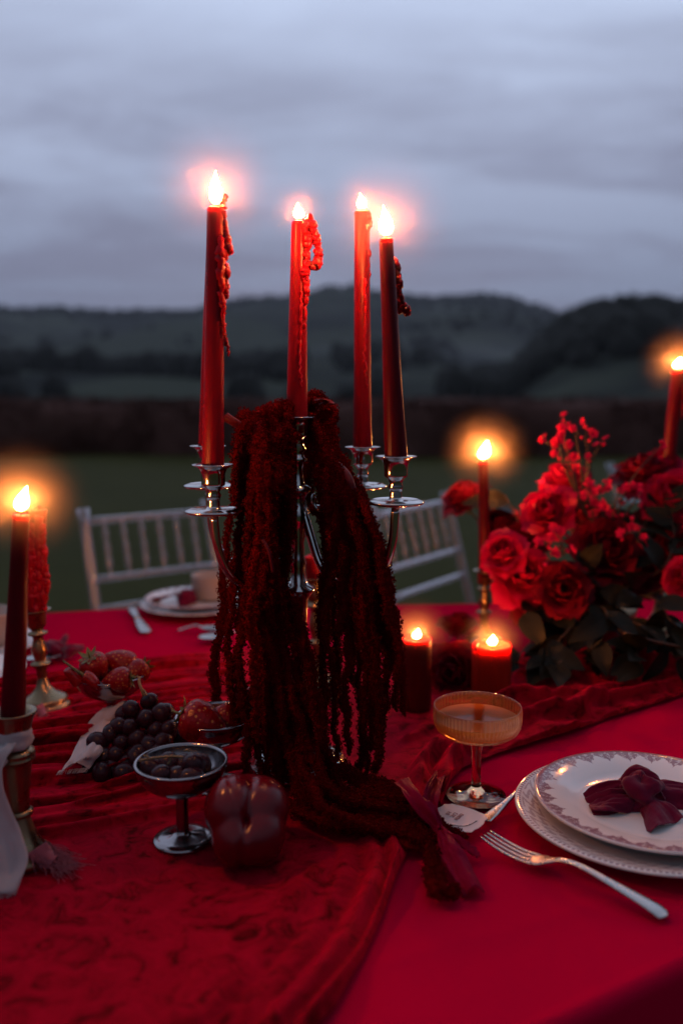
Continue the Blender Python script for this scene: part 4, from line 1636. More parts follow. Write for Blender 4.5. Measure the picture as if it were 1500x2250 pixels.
drip_part(c2, [D(78, 1140, tp.y), D(82, 1122, tp.y), D(86, 1112, tp.y)], 0.0065, 0.0014, 0.05, 90)

# front left, lit
f = on(45, 1898)
faceted = [('base', [(0, 0), (0.027, 0), (0.027, 0), (0.028, 0.02), (0.0275, 0.05), (0.022, 0.085), (0.0165, 0.15), (0.0125, 0.23), (0.0100, 0.29), (0.0095, 0.305)]),
           ('collar', [(0.0095, 0.305), (0.0125, 0.315), (0.0130, 0.335), (0.0105, 0.35)]),
           ('column', [(0.0095, 0.35), (0.0105, 0.45), (0.0135, 0.66), (0.0140, 0.67)]),
           ('ring', [(0.013, 0.67), (0.0162, 0.682), (0.0165, 0.70), (0.0145, 0.71), (0.0165, 0.722), (0.0160, 0.74), (0.0120, 0.755)]),
           ('candle_cup', [(0.0105, 0.755), (0.0100, 0.80), (0.0125, 0.83), (0.0140, 0.88), (0.0165, 0.955), (0.0185, 0.98), (0.0195, 0.995), (0.0195, 1.0), (0.0185, 1.004), (0.0125, 0.985), (0.0110, 0.94), (0, 0.94)])]
root_fl, tp = candlestick('ornate brass candlestick at the left frame edge with a white ribbon tied round it', f, 0.136, faceted)
ct = D(46, 1130, tp.y + 0.005)
candle('tall red taper with a leaning flame in the brass candlestick at the left frame edge', tp, ct, 0.0104, 0.0068, (0.0215, 0.0100, (0.0045, 0)), matk='wax_dark', gl=0.06, seed=8)

# behind the candelabra
f = on(703, 1530)
_, tp = candlestick('turned brass candlestick half hidden behind the candelabra', f, 0.165, turned, lean=(-0.05, 0))
candle('burnt down red candle stub behind the hanging amaranth', tp, tp + Vector((-0.002, 0, 0.030)), 0.0110, 0.0105, None, seed=9)

# right, in front of the flowers
f = on(1062, 1420)
f = Vector((f.x, f.y, f.z))
_, tp = candlestick('turned brass candlestick between the pillar candles and the roses', f, 0.128, turned)
ct = D(1061, 1012, tp.y)
candle('slim dark red taper with a slanting flame beside the left roses', tp, ct, 0.0108, 0.0080, (0.030, 0.0140, (0.0085, 0)), matk='wax_dark', gl=0.085, seed=10)

# far right, rising out of the flowers
f = T(1492, 1440)
f = Vector((f.x, f.y + 0.10, TZ + 0.003))
_, tp = candlestick('tall brass candlestick hidden in the flowers at the right frame edge', f, 0.20, turned)
ct = D(1489, 812, tp.y)
c5 = candle('bright red taper rising above the roses at the right frame edge', tp, ct, 0.0115, 0.0098, (0.017, 0.0130, (0.003, 0)), gl=0.075, seed=11)
drip_part(c5, [D(1499, 815, tp.y - .004), D(1501, 860, tp.y - .006), D(1500, 920, tp.y - .006)], 0.0042, 0.0025, 0.3, 95)

# pillar candles
def pillar(label, u, vb, wpx, vtop, fl, seed, mk='wax_pillar'):
    b0 = T(u, vb)
    r = wpx / 2 * (b0 - EYE).length / FPX * 0.985
    b0 = Vector((b0.x, b0.y, TZ + rest(b0.x, b0.y)))
    top = D(u, vtop, b0.y)
    top = Vector((b0.x, b0.y, top.z))
    root = thing('pillar_candle', label, 'candle', b0, None, 'red pillar candles')
    L = top.z - b0.z
    mb = MB()
    lathe(mb, [(0, 0), (r * 0.97, 0), (r, 0.002)] + [(r, L * q) for q in np.linspace(0.1, 0.93, 10)] + [(r * 0.995, L - 0.0025), (r * 0.96, L - 0.0003), (r * 0.92, L), (r * 0.85, L - 0.002), (r * 0.75, L - 0.0045), (r * 0.4, L - 0.006), (0, L - 0.006)],
          44, b0, (0, 0, 1), lambda th, z: 1 + 0.006 * np.sin(th * 3 + z * 50 + seed) + 0.010 * np.sin(th * 2 + seed) * (z > L * 0.9))
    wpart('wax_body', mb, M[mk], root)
    mb = MB()
    tube(mb, [top + Vector((0, 0, -0.006)), top + Vector((0.0005, 0, 0.004))], [0.0009, 0.0007], 6)
    wpart('wick', mb, M['wick'], root)
    flame_part(root, top + Vector((0, 0, -0.001)), fl[0], fl[1], (fl[2], 0))
    glow(top + Vector((0, 0, 0.007)), 0.055)
    return root


pillar('taller slim red pillar candle beside the hanging amaranth', 913, 1562, 66, 1402, (0.0135, 0.0085, 0.003), 1, 'wax_pillar_shaded')
p2 = pillar('short wide glowing red pillar candle in front of the flowers', 1078, 1532, 84, 1416, (0.0135, 0.0095, 0.002), 4)
b2 = p2.location
drip_part(p2, [D(1046, 1414, b2.y - 0.012), D(1045, 1422, b2.y - 0.016), D(1046, 1432, b2.y - 0.017)], 0.0022, 0.0016, 0.1, 97)

# ------------------------------------------------------------------ metal coupes and fruit
def coupe(label, foot, Hc, rb=0.0415, rf=0.027, first=None):
    if first is not None:
        return dup(first, foot, None, label)
    root = thing('metal_coupe', label, 'coupe', foot, None, 'metal dessert coupes')
    mb = MB()
    lathe(mb, [(0, 0), (rf, 0), (rf, 0), (rf + 0.0005, 0.0012), (rf - 0.001, 0.003), (rf * 0.75, 0.0042), (rf * 0.35, 0.0062), (0.0062, 0.0085), (0.0058, 0.010)], 48)
    lpart('foot', mb, M['coupe_metal'], root)
    mb = MB()
    lathe(mb, [(0.0058, 0.010), (0.0056, 0.02), (0.0056, Hc * 0.50), (0.0062, Hc * 0.56), (0.0062, Hc * 0.56), (0.0095, Hc * 0.575), (0.0095, Hc * 0.595), (0.007, Hc * 0.61)], 28)
    lpart('stem', mb, M['coupe_metal'], root)
    zb = Hc * 0.60
    outer = [(0.0, zb), (0.010, zb + 0.0006)]
    for q in np.linspace(0.15, 1, 14):
        a = q * PI / 2
        outer.append((rb * math.sin(a) ** 0.9, zb + (Hc - zb) * (1 - math.cos(a)) ** 0.95))
    rim = [(rb + 0.0008, Hc + 0.0003), (rb + 0.0006, Hc + 0.0014), (rb - 0.0004, Hc + 0.0014)]
    inner = [(r * 0.97 - 0.0006 if r > 0.002 else 0, z + 0.0016) for r, z in reversed(outer)]
    mb = MB()
    lathe(mb, outer + rim + inner, 56)
    lpart('bowl', mb, M['coupe_metal'], root)
    return root


HC = 0.075
K1 = on(402, 1853)
coupe1 = coupe('metal coupe of grapes on a stem, front of the table beside the red bell pepper', K1, HC)
K2 = on(478, 1738)
coupe(('metal coupe of strawberries behind the bell pepper, partly under the amaranth'), K2, HC, first=coupe1)
K3 = T(243, 1490, HC)
K3 = Vector((K3.x, K3.y, TZ + 0.004))
coupe('metal coupe of strawberries and chillies at the back left of the grapes', K3, HC, first=coupe1)

gv, gf = sph(16, 10)
grape_me = MB().add(gv * np.array([0.0106, 0.0106, 0.0120]), gf).mesh('grape')
grape_me.materials.append(M['grape'])


def grape(parent, p, s=1.0):
    o = link('grape', grape_me, None, parent, p)
    o.rotation_euler = (J(1.2), J(1.2), J(3))
    o.scale = (s * rng.uniform(0.93, 1.07), s, s * rng.uniform(0.95, 1.12))
    return o


# the bunch
gz = [(618, 340), (703, 303), (765, 362), (690, 385), (793, 430), (610, 425), (523, 452), (570, 498), (645, 480), (460, 497), (735, 435), (495, 562),
      (545, 556), (425, 620), (600, 590), (665, 545), (530, 622), (590, 645), (655, 625), (705, 510), (765, 490), (725, 575), (482, 640), (785, 350), (640, 560), (700, 640), (560, 420), (745, 545)]
gb = T(300, 1690)
bunch = thing('grape_bunch', 'bunch of dark purple grapes heaped on the velvet behind the metal coupes', 'grapes', (gb.x, gb.y, TZ + 0.004))
allg = []
for i, (zx, zy) in enumerate(gz):
    u, v = zx * 0.46667, 1400 + zy * 0.46667
    hgt = np.interp(v, [1540, 1690], [0.072, 0.012])
    p = T(u, v, hgt)
    y = p.y
    allg.append(p)
    grape(bunch, p - bunch.location, rng.uniform(0.84, 1.12))
for i in range(16):                      # the grapes under and behind them
    q = allg[rng.integers(0, len(allg))]
    p = Vector((q.x + J(0.012), q.y + rng.uniform(0.008, 0.022), max(TZ + 0.012, q.z - rng.uniform(0.008, 0.028))))
    grape(bunch, p - bunch.location, rng.uniform(0.9, 1.05))
mb = MB()
tube(mb, catmull([D(316, 1530, 0.92), D(311, 1515, 0.92), D(306, 1500, 0.925), D(306, 1488, 0.93)], 14), [0.0016] * 14, 7)
tube(mb, catmull([D(309, 1512, 0.92), D(318, 1520, 0.92), D(322, 1528, 0.915)], 8), [0.0012] * 8, 6)
wpart('stalk', mb, M['grape_stem'], bunch)
# sprig of grapes in the front coupe
spg = thing('grape_sprig', 'few dark grapes on a bare sprig lying in the front metal coupe', 'grapes', K1 + Vector((0, 0, HC * 0.62)))
for (u, v, h, yy) in [(u_, v_, h_ - 0.009, y_) for (u_, v_, h_, y_) in [(376, 1650, .070, .012), (430, 1672, .073, .0), (360, 1688, .069, -.012), (395, 1688, .067, -.010), (412, 1655, .066, .014), (340, 1672, .068, .004), (445, 1668, .069, .012), (425, 1692, .068, -.014), (385, 1672, .062, 0.0)]]:
    x_ = (u - 750) / FPX * (K1.y + yy + 0.05) - K1.x
    grape(spg, Vector((x_, yy, h + 0.006 - HC * 0.62)), rng.uniform(0.95, 1.12))
mb = MB()
zc = K1.z + HC - 0.002
yy = K1.y - 0.012
tube(mb, catmull([D(305, 1672, yy), D(325, 1668, yy), D(352, 1664, yy), D(378, 1662, yy), D(402, 1664, yy)], 20), [0.0012] * 20, 7)
tube(mb, catmull([D(372, 1663, yy), D(374, 1672, yy), D(368, 1680, yy)], 8), [0.0009] * 8, 6)
tube(mb, catmull([D(328, 1667, yy), D(322, 1662, yy), D(316, 1661, yy)], 8), [0.0009] * 8, 6)
tube(mb, catmull([D(404, 1650, yy + .02), D(412, 1648, yy + .02), D(416, 1652, yy + .02)], 8), [0.0009] * 8, 6)
wpart('stalk', mb, M['grape_stem'], spg)

# strawberries
sb_prof = [(0, 0.0)] + [(0.0158 * (max(0.0, 1 - ((t - 0.74) / (0.74 if t < 0.74 else 0.30)) ** 2) ** (0.85 if t < 0.74 else 0.5)), t * 0.037) for t in (0.03, 0.07, 0.13, 0.2, 0.28, 0.36, 0.44, 0.52, 0.6, 0.68, 0.76, 0.84, 0.9, 0.95, 0.99)] + [(0.0035, 0.0362), (0, 0.0352)]
mb = MB()
lathe(mb, sb_prof, 24)
sb_me = mb.mesh('flesh')
sb_me.materials.append(M['strawberry'])
mb = MB()
for k in range(8):
    a = k / 8 * 2 * PI + J(0.2)
    G = leaf_grid(0.014, 0.006, -0.25 + J(0.3), 0.3, 6, 3).reshape(-1, 3)
    x_ = Vector((math.cos(a), math.sin(a), 0))
    y_ = Vector((-math.sin(a), math.cos(a), 0))
    grid(mb, place(G, (0, 0, 0.0355), x_, y_, Vector((0, 0, 1))).reshape(6, 3, 3))
tube(mb, [(0, 0, 0.035), (0.001, 0, 0.040), (0.003, 0.001, 0.045)], [0.0011, 0.001, 0.0009], 6)
cal_me = mb.mesh('calyx')
cal_me.materials.append(M['calyx'])


def strawberry(label, p, d, s=1.0, group=None, roll=0.0):
    """d: direction from tip to calyx"""
    t = thing('strawberry', label, 'strawberry', p, None, group or 'strawberries in the metal coupes')
    t.rotation_euler = Vector(d).to_track_quat('Z', 'Y').to_euler()
    t.scale = (s, s, s)
    link('flesh', sb_me, None, t)
    link('calyx', cal_me, None, t)
    return t


y3 = K3.y
strawberry('strawberry with its green crown toward us in the back left coupe', D(226, 1497, y3 - 0.004), (-0.25, -0.35, 0.8), 1.05)
strawberry('topmost pointed strawberry of the back left coupe', D(226, 1440, y3 + 0.014), (0.85, 0.2, -0.5), 1.15)
strawberry('pale tipped strawberry lying along the near rim of the back left coupe', D(222, 1500, y3 - 0.030), (0.95, 0.05, 0.12), 0.95)
strawberry('small dark strawberry by the right rim of the back left coupe', D(272, 1498, y3 - 0.010), (0.5, 0.5, 0.3), 0.9)
y2 = K2.y
strawberry('upper strawberry of the coupe under the amaranth', D(500, 1545, y2 + 0.010), (-0.25, 0.2, -0.9), 1.1)
strawberry('large strawberry lying with its leaves to the left in the coupe under the amaranth', D(500, 1612, y2 - 0.024), (-0.92, 0.12, 0.35), 1.35)
strawberry('strawberry at the back of the coupe under the amaranth', D(520, 1580, y2 + 0.018), (0.3, 0.6, 0.4), 1.0)


def chilli(label, pts, r, stem):
    root = thing('chilli', label, 'chilli pepper', pts[0], None, 'red chillies in the back left coupe')
    P = catmull(pts, 24)
    t = np.linspace(0, 1, 24)
    rad = r * (1 - 0.55 * t ** 2) * np.minimum(1, (1.02 - t) / 0.12) * np.minimum(1, (t + 0.04) / 0.1) ** 0.5
    mb = MB()
    tube(mb, P, np.maximum(rad, 0.0004), 14)
    wpart('flesh', mb, M['chilli'], root)
    mb = MB()
    S = catmull(stem, 12)
    tube(mb, S, np.linspace(0.0022, 0.0011, 12), 7)
    wpart('stalk', mb, M['green_stem'], root)


yq = y3 - 0.036
chilli('red chilli pointing up and left out of the back left coupe', [D(176, 1502, yq + .008), D(164, 1488, yq + .006), D(152, 1474, yq + .004), D(148, 1468, yq + .003)], 0.0085,
       [D(178, 1503, yq + .008), D(184, 1506, yq + .006), D(190, 1503, yq + 0.006)])
chilli('red chilli with a long dark stalk on the left rim of the back left coupe', [D(184, 1486, yq), D(196, 1490, yq), D(208, 1502, yq - .002), D(218, 1516, yq)], 0.0080,
       [D(184, 1484, yq), D(178, 1480, yq), D(160, 1468, yq), D(138, 1452, yq)])

# bell pepper, blossom end toward us
pc = T(543, 1803, 0.0375)
pep = thing('bell_pepper', 'glossy dark red bell pepper lying beside the metal coupe', 'bell pepper', (pc.x, pc.y, TZ + 0.004))
axp = Vector((0.06, -0.88, 0.34)).normalized()
rp = Vector((1, 0, 0))
rp = (rp - axp * rp.dot(axp)).normalized()
upp = rp.cross(axp) * -1.0
if upp.z < 0:
    upp = -upp
xp, yp, zp = np.array(rp), np.array(upp), np.array(axp)
nth, nph = 96, 64
th = np.linspace(0, 2 * PI, nth + 1)
ph_ = np.linspace(0, PI, nph + 1)
TH, PH = np.meshgrid(th, ph_)
dl = np.stack([np.sin(PH) * np.cos(TH), np.sin(PH) * np.sin(TH), np.cos(PH)], -1)      # right, up, toward us
lobes = [((-0.0130, 0.0105, 0.003), 0.0280), ((0.0122, 0.0098, -0.003), 0.0272), ((-0.0062, -0.0118, 0.010), 0.0258), ((0.0118, -0.0102, 0.006), 0.0250), ((0.0, 0.004, -0.014), 0.034)]
ts = []
for c_, r_ in lobes:
    c_ = np.array(c_)
    b_ = dl @ c_
    ts.append(b_ + np.sqrt(np.maximum(b_ * b_ - c_ @ c_ + r_ * r_, 0)))
ts = np.array(ts)
rad = np.log(np.mean(np.exp(ts * 640.0), 0)) / 640.0 + 0.0016
rad = rad - 0.0050 * np.exp(-(PH / 0.20) ** 2) - 0.0030 * np.exp(-(np.sin(PH) * np.cos(TH + 0.12) / 0.10) ** 2) * (PH < 1.5) - 0.0016 * np.exp(-(np.sin(PH) * np.cos(TH - 0.45) / 0.08) ** 2) * (PH < 1.5) * (np.sin(TH) > 0)
pf = Fbm(91, 1.8, 2, 3)
rad = rad * (1 + 0.012 * pf(dl[..., 0], dl[..., 1], dl[..., 2]))
loc_ = dl * rad[..., None] * np.array([1.0, 1.10, 1.12]) * 0.95
Vp = loc_[..., :1] * xp + loc_[..., 1:2] * yp + loc_[..., 2:] * zp + np.array(pc)
mb = MB()
grid(mb, Vp)
wpart('flesh', mb, M['pepper'], pep)
mb = MB()
tube(mb, catmull([pc - axp * 0.030, pc - axp * 0.045, pc - axp * 0.055 + Vector((0.006, 0, 0.004))], 10), [0.006, .0052, .005, .0048, .0048, .0048, .005, .0052, .0055, .0058], 9)
wpart('stalk', mb, M['green_stem'], pep)

# ------------------------------------------------------------------ ribbed coupe glass
G0 = on(1045, 1750)
gl_root = thing('coupe_glass', 'amber lit ribbed coupe glass on a tall stem in front of the pillar candles', 'glass', G0)
HG = 0.0955
RG = 0.0445
mb = MB()
lathe(mb, [(0, 0), (0.0300, 0), (0.0306, 0.0009), (0.0300, 0.0018), (0.020, 0.0028), (0.009, 0.0052), (0.0055, 0.0085), (0.0048, 0.011), (0.0047, 0.026), (0.0050, 0.046), (0.0062, 0.0565), (0.0062, 0.0565), (0, 0.0575)], 48)
lpart('stem', mb, M['glass'], gl_root)
rib = lambda th_, z: 1 + 0.011 * np.cos(th_ * 64)
zb = 0.0585
outer = [(0, zb), (0.008, zb + 0.0004), (0.022, zb + 0.0032), (0.034, zb + 0.0078), (0.0410, zb + 0.0130), (0.0435, zb + 0.0180), (RG, zb + 0.0235), (RG, HG - 0.004)]
inner = [(RG - 0.0016, HG - 0.004), (RG - 0.0017, zb + 0.0240), (0.0418, zb + 0.0190), (0.0392, zb + 0.0145), (0.0325, zb + 0.0098), (0.021, zb + 0.0054), (0.008, zb + 0.0026), (0, zb + 0.0024)]
mb = MB()
lathe(mb, outer + [(RG, HG), (RG - 0.0006, HG + 0.0006), (RG - 0.0014, HG + 0.0002)] + inner, 256, (0, 0, 0), (0, 0, 1), lambda th_, z: 1 + 0.014 * np.cos(th_ * 64) * (1 if z < HG - 0.0035 else 0.1) * (1 if z > zb + 0.004 else 0.2))
lpart('bowl', mb, M['thin_glass'], gl_root)
lv = zb + 0.0245
mb = MB()
lathe(mb, [(0, zb + 0.0026), (0.008, zb + 0.0028), (0.021, zb + 0.0056), (0.0325, zb + 0.0100), (0.0390, zb + 0.0147), (0.0414, zb + 0.0192), (0.0420, lv), (0.0420, lv), (0.030, lv - 0.0002), (0, lv - 0.0002)], 64, G0)
single('drink', mb, M['drink'], 'pale sparkling wine in the ribbed coupe glass', 'drink', G0)

# ------------------------------------------------------------------ near place setting
PC = T(1412, 1812)
PC = Vector((PC.x, PC.y, TZ + 0.002))


def plate_profile(R, h):
    return [(0, 0.0), (R * 0.52, 0.0), (R * 0.56, 0.001), (R * 0.60, 0.0035), (R * 0.72, h * 0.55), (R * 0.97, h * 0.96), (R, h), (R * 1.002, h + 0.0014), (R * 0.992, h + 0.0026), (R * 0.96, h + 0.0020),
            (R * 0.73, h * 0.55 + 0.0035), (R * 0.67, h * 0.35 + 0.0030), (R * 0.62, 0.0062), (R * 0.55, 0.0048), (R * 0.3, 0.0044), (0, 0.0044)]


def plate(name, label, cat, p, R, h, m_, group=None, rz=0):
    root = thing(name, label, cat, p, (0, 0, rz), group)
    mb = MB()
    lathe(mb, plate_profile(R, h), 96)
    lpart('plate_body', mb, m_, root)
    return root


CH0 = china('lace_border_china', 0.108, 0.083, 0)
CH1 = china('scroll_border_china', 0.121, 0.096, 1)
mb = MB()
lathe(mb, plate_profile(0.121, 0.0125), 112, PC)
single('dinner_plate', mb, CH1, 'larger lower plate with a mauve scroll border under the near napkin plate', 'plate', PC)
mb = MB()
P2 = PC + Vector((0.006, 0.002, 0.0105))
lathe(mb, plate_profile(0.108, 0.0135), 112, P2)
single('side_plate', mb, CH0, 'cream plate with a mauve lace border carrying the knotted burgundy napkin', 'plate', P2)


# napkin knot: a lump of folds and three loose ends
def sheet(mb, cl, wv, ripple=0.0, k=9, fold=0.0, seed=0):
    """cloth strip along the centreline cl (n,3) with half-width vectors wv (n,3)"""
    r = np.random.default_rng(seed)
    cl, wv = np.asarray(cl, float), np.asarray(wv, float)
    n = len(cl)
    t = np.gradient(cl, axis=0)
    nr = np.cross(t, wv)
    nr /= np.linalg.norm(nr, axis=1)[:, None] + 1e-9
    s = np.linspace(-1, 1, k)
    ph = r.uniform(0, 6)
    off = fold * (1 - np.abs(s) ** 1.5)[None] * np.ones((n, 1)) + ripple * np.sin(s[None] * 3.4 + ph + np.linspace(0, 2.2, n)[:, None]) * np.linspace(0.7, 1, n)[:, None]
    wr_ = Fbm(200 + seed, 2.2, 4)
    wlen = np.linalg.norm(np.diff(cl, axis=0), axis=1).sum() / 0.03
    TT, SS = np.meshgrid(np.linspace(0, wlen, n), s * 1.3, indexing='ij')
    off = off + 0.0010 * wr_(TT * 1.6, SS * 2.4) + 0.0007 * wr_(TT * 1.2 + 3, SS * 6)
    G = cl[:, None] + wv[:, None] * s[None, :, None] + nr[:, None] * off[..., None]
    grid(mb, G)
    return mb


def thick(o, t=0.0007):
    md = o.modifiers.new('thickness', 'SOLIDIFY')
    md.thickness = t
    md.offset = 0
    return o


def strip_pts(ctrl, n=44):
    """ctrl: list of (centre, half-width vector)"""
    return catmull([c for c, w in ctrl], n), catmull([w for c, w in ctrl], n)


V3 = Vector
NK = D(1398, 1790, P2.y + 0.004)
NK = Vector((NK.x, P2.y + 0.002, P2.z + 0.014))
nap = thing('napkin', 'burgundy napkin tied in a loose knot on the near lace-edged plate', 'napkin', (NK.x, NK.y, P2.z + 0.006))
v, f = sph(48, 32)
th_ = np.arctan2(v[:, 1], v[:, 0])
fk = Fbm(77, 2.6, 4, 3)
dsp = 1 + 0.16 * np.sin(3 * th_ + 4 * v[:, 2]) + 0.16 * fk(v[:, 0], v[:, 1], v[:, 2])
vv = v * dsp[:, None] * np.array([0.021, 0.019, 0.0155]) + np.array(NK + V3((0.002, 0.0, 0.003)))
mb = MB().add(vv, f)
wpart('knot', mb, M['burgundy'], nap)
zq = P2.z + 0.006
tails = [
    [(NK + V3((0.000, 0.000, 0.004)), V3((0.002, 0.006, 0.008))), (NK + V3((-0.018, -0.004, 0.004)), V3((0.000, 0.010, 0.010))), (NK + V3((-0.036, -0.005, 0.000)), V3((-0.002, 0.016, 0.007))), (NK + V3((-0.049, -0.004, -0.006)), V3((0.0, 0.017, 0.002)))],
    [(NK + V3((-0.048, -0.006, -0.006)), V3((0.0, -0.016, 0.002))), (NK + V3((-0.032, -0.014, 0.003)), V3((-0.002, -0.010, -0.006))), (NK + V3((-0.014, -0.013, 0.002)), V3((0, -0.007, -0.008))), (NK + V3((0.0, -0.006, 0.0)), V3((0, -0.005, -0.006)))],
    [(NK + V3((0.004, -0.006, 0.000)), V3((0.008, 0.0, 0.002))), (NK + V3((0.008, -0.020, -0.002)), V3((0.012, 0.004, 0.006))), (NK + V3((0.010, -0.034, -0.005)), V3((0.019, 0.010, 0.004))), (NK + V3((0.012, -0.044, -0.0075)), V3((0.020, 0.012, 0.0005)))],
    [(NK + V3((0.006, 0.002, 0.004)), V3((0.0, 0.008, 0.006))), (NK + V3((0.026, 0.004, 0.002)), V3((0.0, 0.012, 0.009))), (NK + V3((0.046, 0.003, 0.000)), V3((0.0, 0.014, 0.008))), (NK + V3((0.064, 0.000, -0.003)), V3((0.002, 0.016, 0.004)))],
    [(NK + V3((-0.014, 0.008, 0.010)), V3((0.004, 0.008, 0.002))), (NK + V3((0.0, 0.012, 0.018)), V3((0.002, 0.010, 0.004))), (NK + V3((0.016, 0.008, 0.014)), V3((-0.002, 0.010, 0.004))), (NK + V3((0.022, 0.002, 0.004)), V3((-0.004, 0.008, 0.004)))],
]
for i, ctl in enumerate(tails):
    cl, wv = strip_pts(ctl)
    mb = MB()
    sheet(mb, cl, wv, 0.0026, 25, 0.0035 if i < 4 else 0.002, i)
    thick(wpart('loose_end', mb, M['burgundy'], nap), 0.0009)


# cutlery
def flat_bar(mb, pts, wid, thk, n=14, up=(0, 0, 1)):
    P = catmull(pts, 40)
    k = len(P)
    wq = np.interp(np.linspace(0, 1, k), np.linspace(0, 1, len(wid)), wid)
    tq = np.interp(np.linspace(0, 1, k), np.linspace(0, 1, len(thk)), thk)
    t = np.gradient(P, axis=0)
    side = np.cross(t, np.array(up))
    side /= np.linalg.norm(side, axis=1)[:, None]
    tube(mb, P, wq, n, tq, side)


tA, tB = T(1066, 1832, 0.012), T(1466, 2012, 0.004)
fk_root = thing('fork', 'old silver dinner fork lying left of the near plates', 'fork', (tA.x, tA.y, TZ))
dirv = (tB - tA)
dirv.z = 0
Lf = dirv.length
dirv.normalize()
sid = Vector((-dirv.y, dirv.x, 0))


def FP(s, o, z):
    return V3((tA.x, tA.y, TZ + 0.0012)) + dirv * s + sid * o + V3((0, 0, z))


for k in range(4):
    o_ = (k - 1.5) * 0.0056
    mb = MB()
    P = [FP(0.0, o_ * 0.92, 0.0105), FP(0.018, o_, 0.0062), FP(0.036, o_, 0.0042), FP(0.052, o_, 0.0050)]
    flat_bar(mb, P, [0.0009, 0.0016, 0.0019, 0.0021], [0.0008, 0.0011, 0.0012, 0.0013], 10)
    wpart('tine', mb, M['cutlery'], fk_root)
mb = MB()
flat_bar(mb, [FP(0.049, 0, 0.0048), FP(0.058, 0, 0.0066), FP(0.068, 0, 0.0105), FP(0.078, 0, 0.0140), FP(0.095, 0, 0.0150), FP(0.125, 0, 0.0105), FP(0.155, 0, 0.0052), FP(Lf - 0.004, 0, 0.0022), FP(Lf, 0, 0.0022)],
         [0.0102, 0.0108, 0.0070, 0.0034, 0.0033, 0.0040, 0.0058, 0.0082, 0.0080, 0.0010], [0.0013, 0.0013, 0.0016, 0.0019, 0.0019, 0.0018, 0.0017, 0.0016, 0.0014, 0.0008], 18)
wpart('handle', mb, M['cutlery'], fk_root)


def spoon(label, a, b, Lb, group=None, name='spoon', wb=0.0125, scale=1.0):
    """a: bowl tip on the table, b: handle end"""
    a, b = V3((a.x, a.y, 0)), V3((b.x, b.y, 0))
    d = (b - a)
    Ls = d.length
    d.normalize()
    s_ = V3((-d.y, d.x, 0))
    root = thing(name, label, 'spoon', (a.x, a.y, TZ), None, group)
    pos = lambda q, o, z: V3((a.x, a.y, TZ + 0.0015)) + d * q + s_ * o + V3((0, 0, z))
    mb = MB()
    n1, n2 = 18, 13
    G = np.zeros((n1, n2, 3))
    for i, t in enumerate(np.linspace(0, 1, n1)):
        w = wb * math.sin(PI * min(1, (0.015 + t * 0.965) ** 0.85)) ** 0.6
        for j, q in enumerate(np.linspace(-1, 1, n2)):
            dep = 0.0075 * (1 - (2 * t - 1) ** 2) * (1 - q * q)
            G[i, j] = pos(t * Lb, q * w, 0.0085 - dep)
    grid(mb, G)
    thick(wpart('bowl', mb, M['cutlery'], root), 0.0011)
    mb = MB()
    flat_bar(mb, [pos(Lb * 0.93, 0, 0.0078), pos(Lb * 1.1, 0, 0.0105), pos(Lb + (Ls - Lb) * 0.3, 0, 0.0100), pos(Lb + (Ls - Lb) * 0.7, 0, 0.0050), pos(Ls - 0.003, 0, 0.0022), pos(Ls, 0, 0.0022)],
             [0.0030, 0.0024, 0.0022, 0.0030, 0.0058, 0.0066, 0.0012], [0.0012, 0.0016, 0.0016, 0.0015, 0.0014, 0.0008], 16)
    wpart('handle', mb, M['cutlery'], root)
    return root


spoon('engraved silver teaspoon touching the near plate rim below the coupe glass', T(1204, 1722), T(1064, 1810), 0.042)


def knife(label, a, b, group=None):
    """a: handle end, b: blade tip"""
    a, b = V3((a.x, a.y, 0)), V3((b.x, b.y, 0))
    d = b - a
    L = d.length
    d.normalize()
    root = thing('knife', label, 'knife', (a.x, a.y, TZ), None, group)
    pos = lambda q, z: V3((a.x, a.y, TZ + 0.001)) + d * q + V3((0, 0, z))
    mb = MB()
    flat_bar(mb, [pos(0, 0.004), pos(L * 0.2, 0.0045), pos(L * 0.45, 0.0040)], [0.0030, 0.0085, 0.0075, 0.0055], [0.002, 0.004, 0.0035, 0.003], 14)
    wpart('handle', mb, M['cutlery'], root)
    mb = MB()
    flat_bar(mb, [pos(L * 0.45, 0.0032), pos(L * 0.7, 0.0030), pos(L * 0.93, 0.0026), pos(L, 0.0026)], [0.0050, 0.0088, 0.0105, 0.0100, 0.0020], [0.0016, 0.0012, 0.0010, 0.0008], 14)
    wpart('blade', mb, M['cutlery'], root)


knife('silver knife whose handle end peeps out behind the near plates', T(1334, 1694), T(1560, 1760))

# ------------------------------------------------------------------ place card and burgundy ribbon at the foot of the amaranth
CC = T(1005, 1797, 0.009)
card = thing('place_card', 'white scalloped place card with tiny red lettering tied with crimson ribbon', 'card', CC)
cu = (T(1046, 1812, 0) - T(962, 1778, 0)).normalized()          # long side
cvv = V3((-cu.y, cu.x, 0))
hl, hw = 0.0265, 0.0180
out_pts = []
for i in range(90):
    a = i / 90 * 2 * PI
    sx = math.copysign(abs(math.cos(a)) ** 0.55, math.cos(a))
    sy = math.copysign(abs(math.sin(a)) ** 0.55, math.sin(a))
    sc_ = 1 + 0.028 * math.cos(a * 12)
    p = CC + cu * (hl * sx * sc_) + cvv * (hw * sy * sc_) + V3((0, 0, 0.0015 * sx + 0.003 * sy))
    out_pts.append(p)
mb = MB()
V = [tuple(p) for p in out_pts] + [tuple(p - V3((0, 0, 0.0006))) for p in out_pts]
k = 90
mb.add(V, [tuple(range(k)), tuple(reversed(range(k, 2 * k)))] + [(i, i + k, (i + 1) % k + k, (i + 1) % k) for i in range(k)])
wpart('paper', mb, M['card'], card, False)


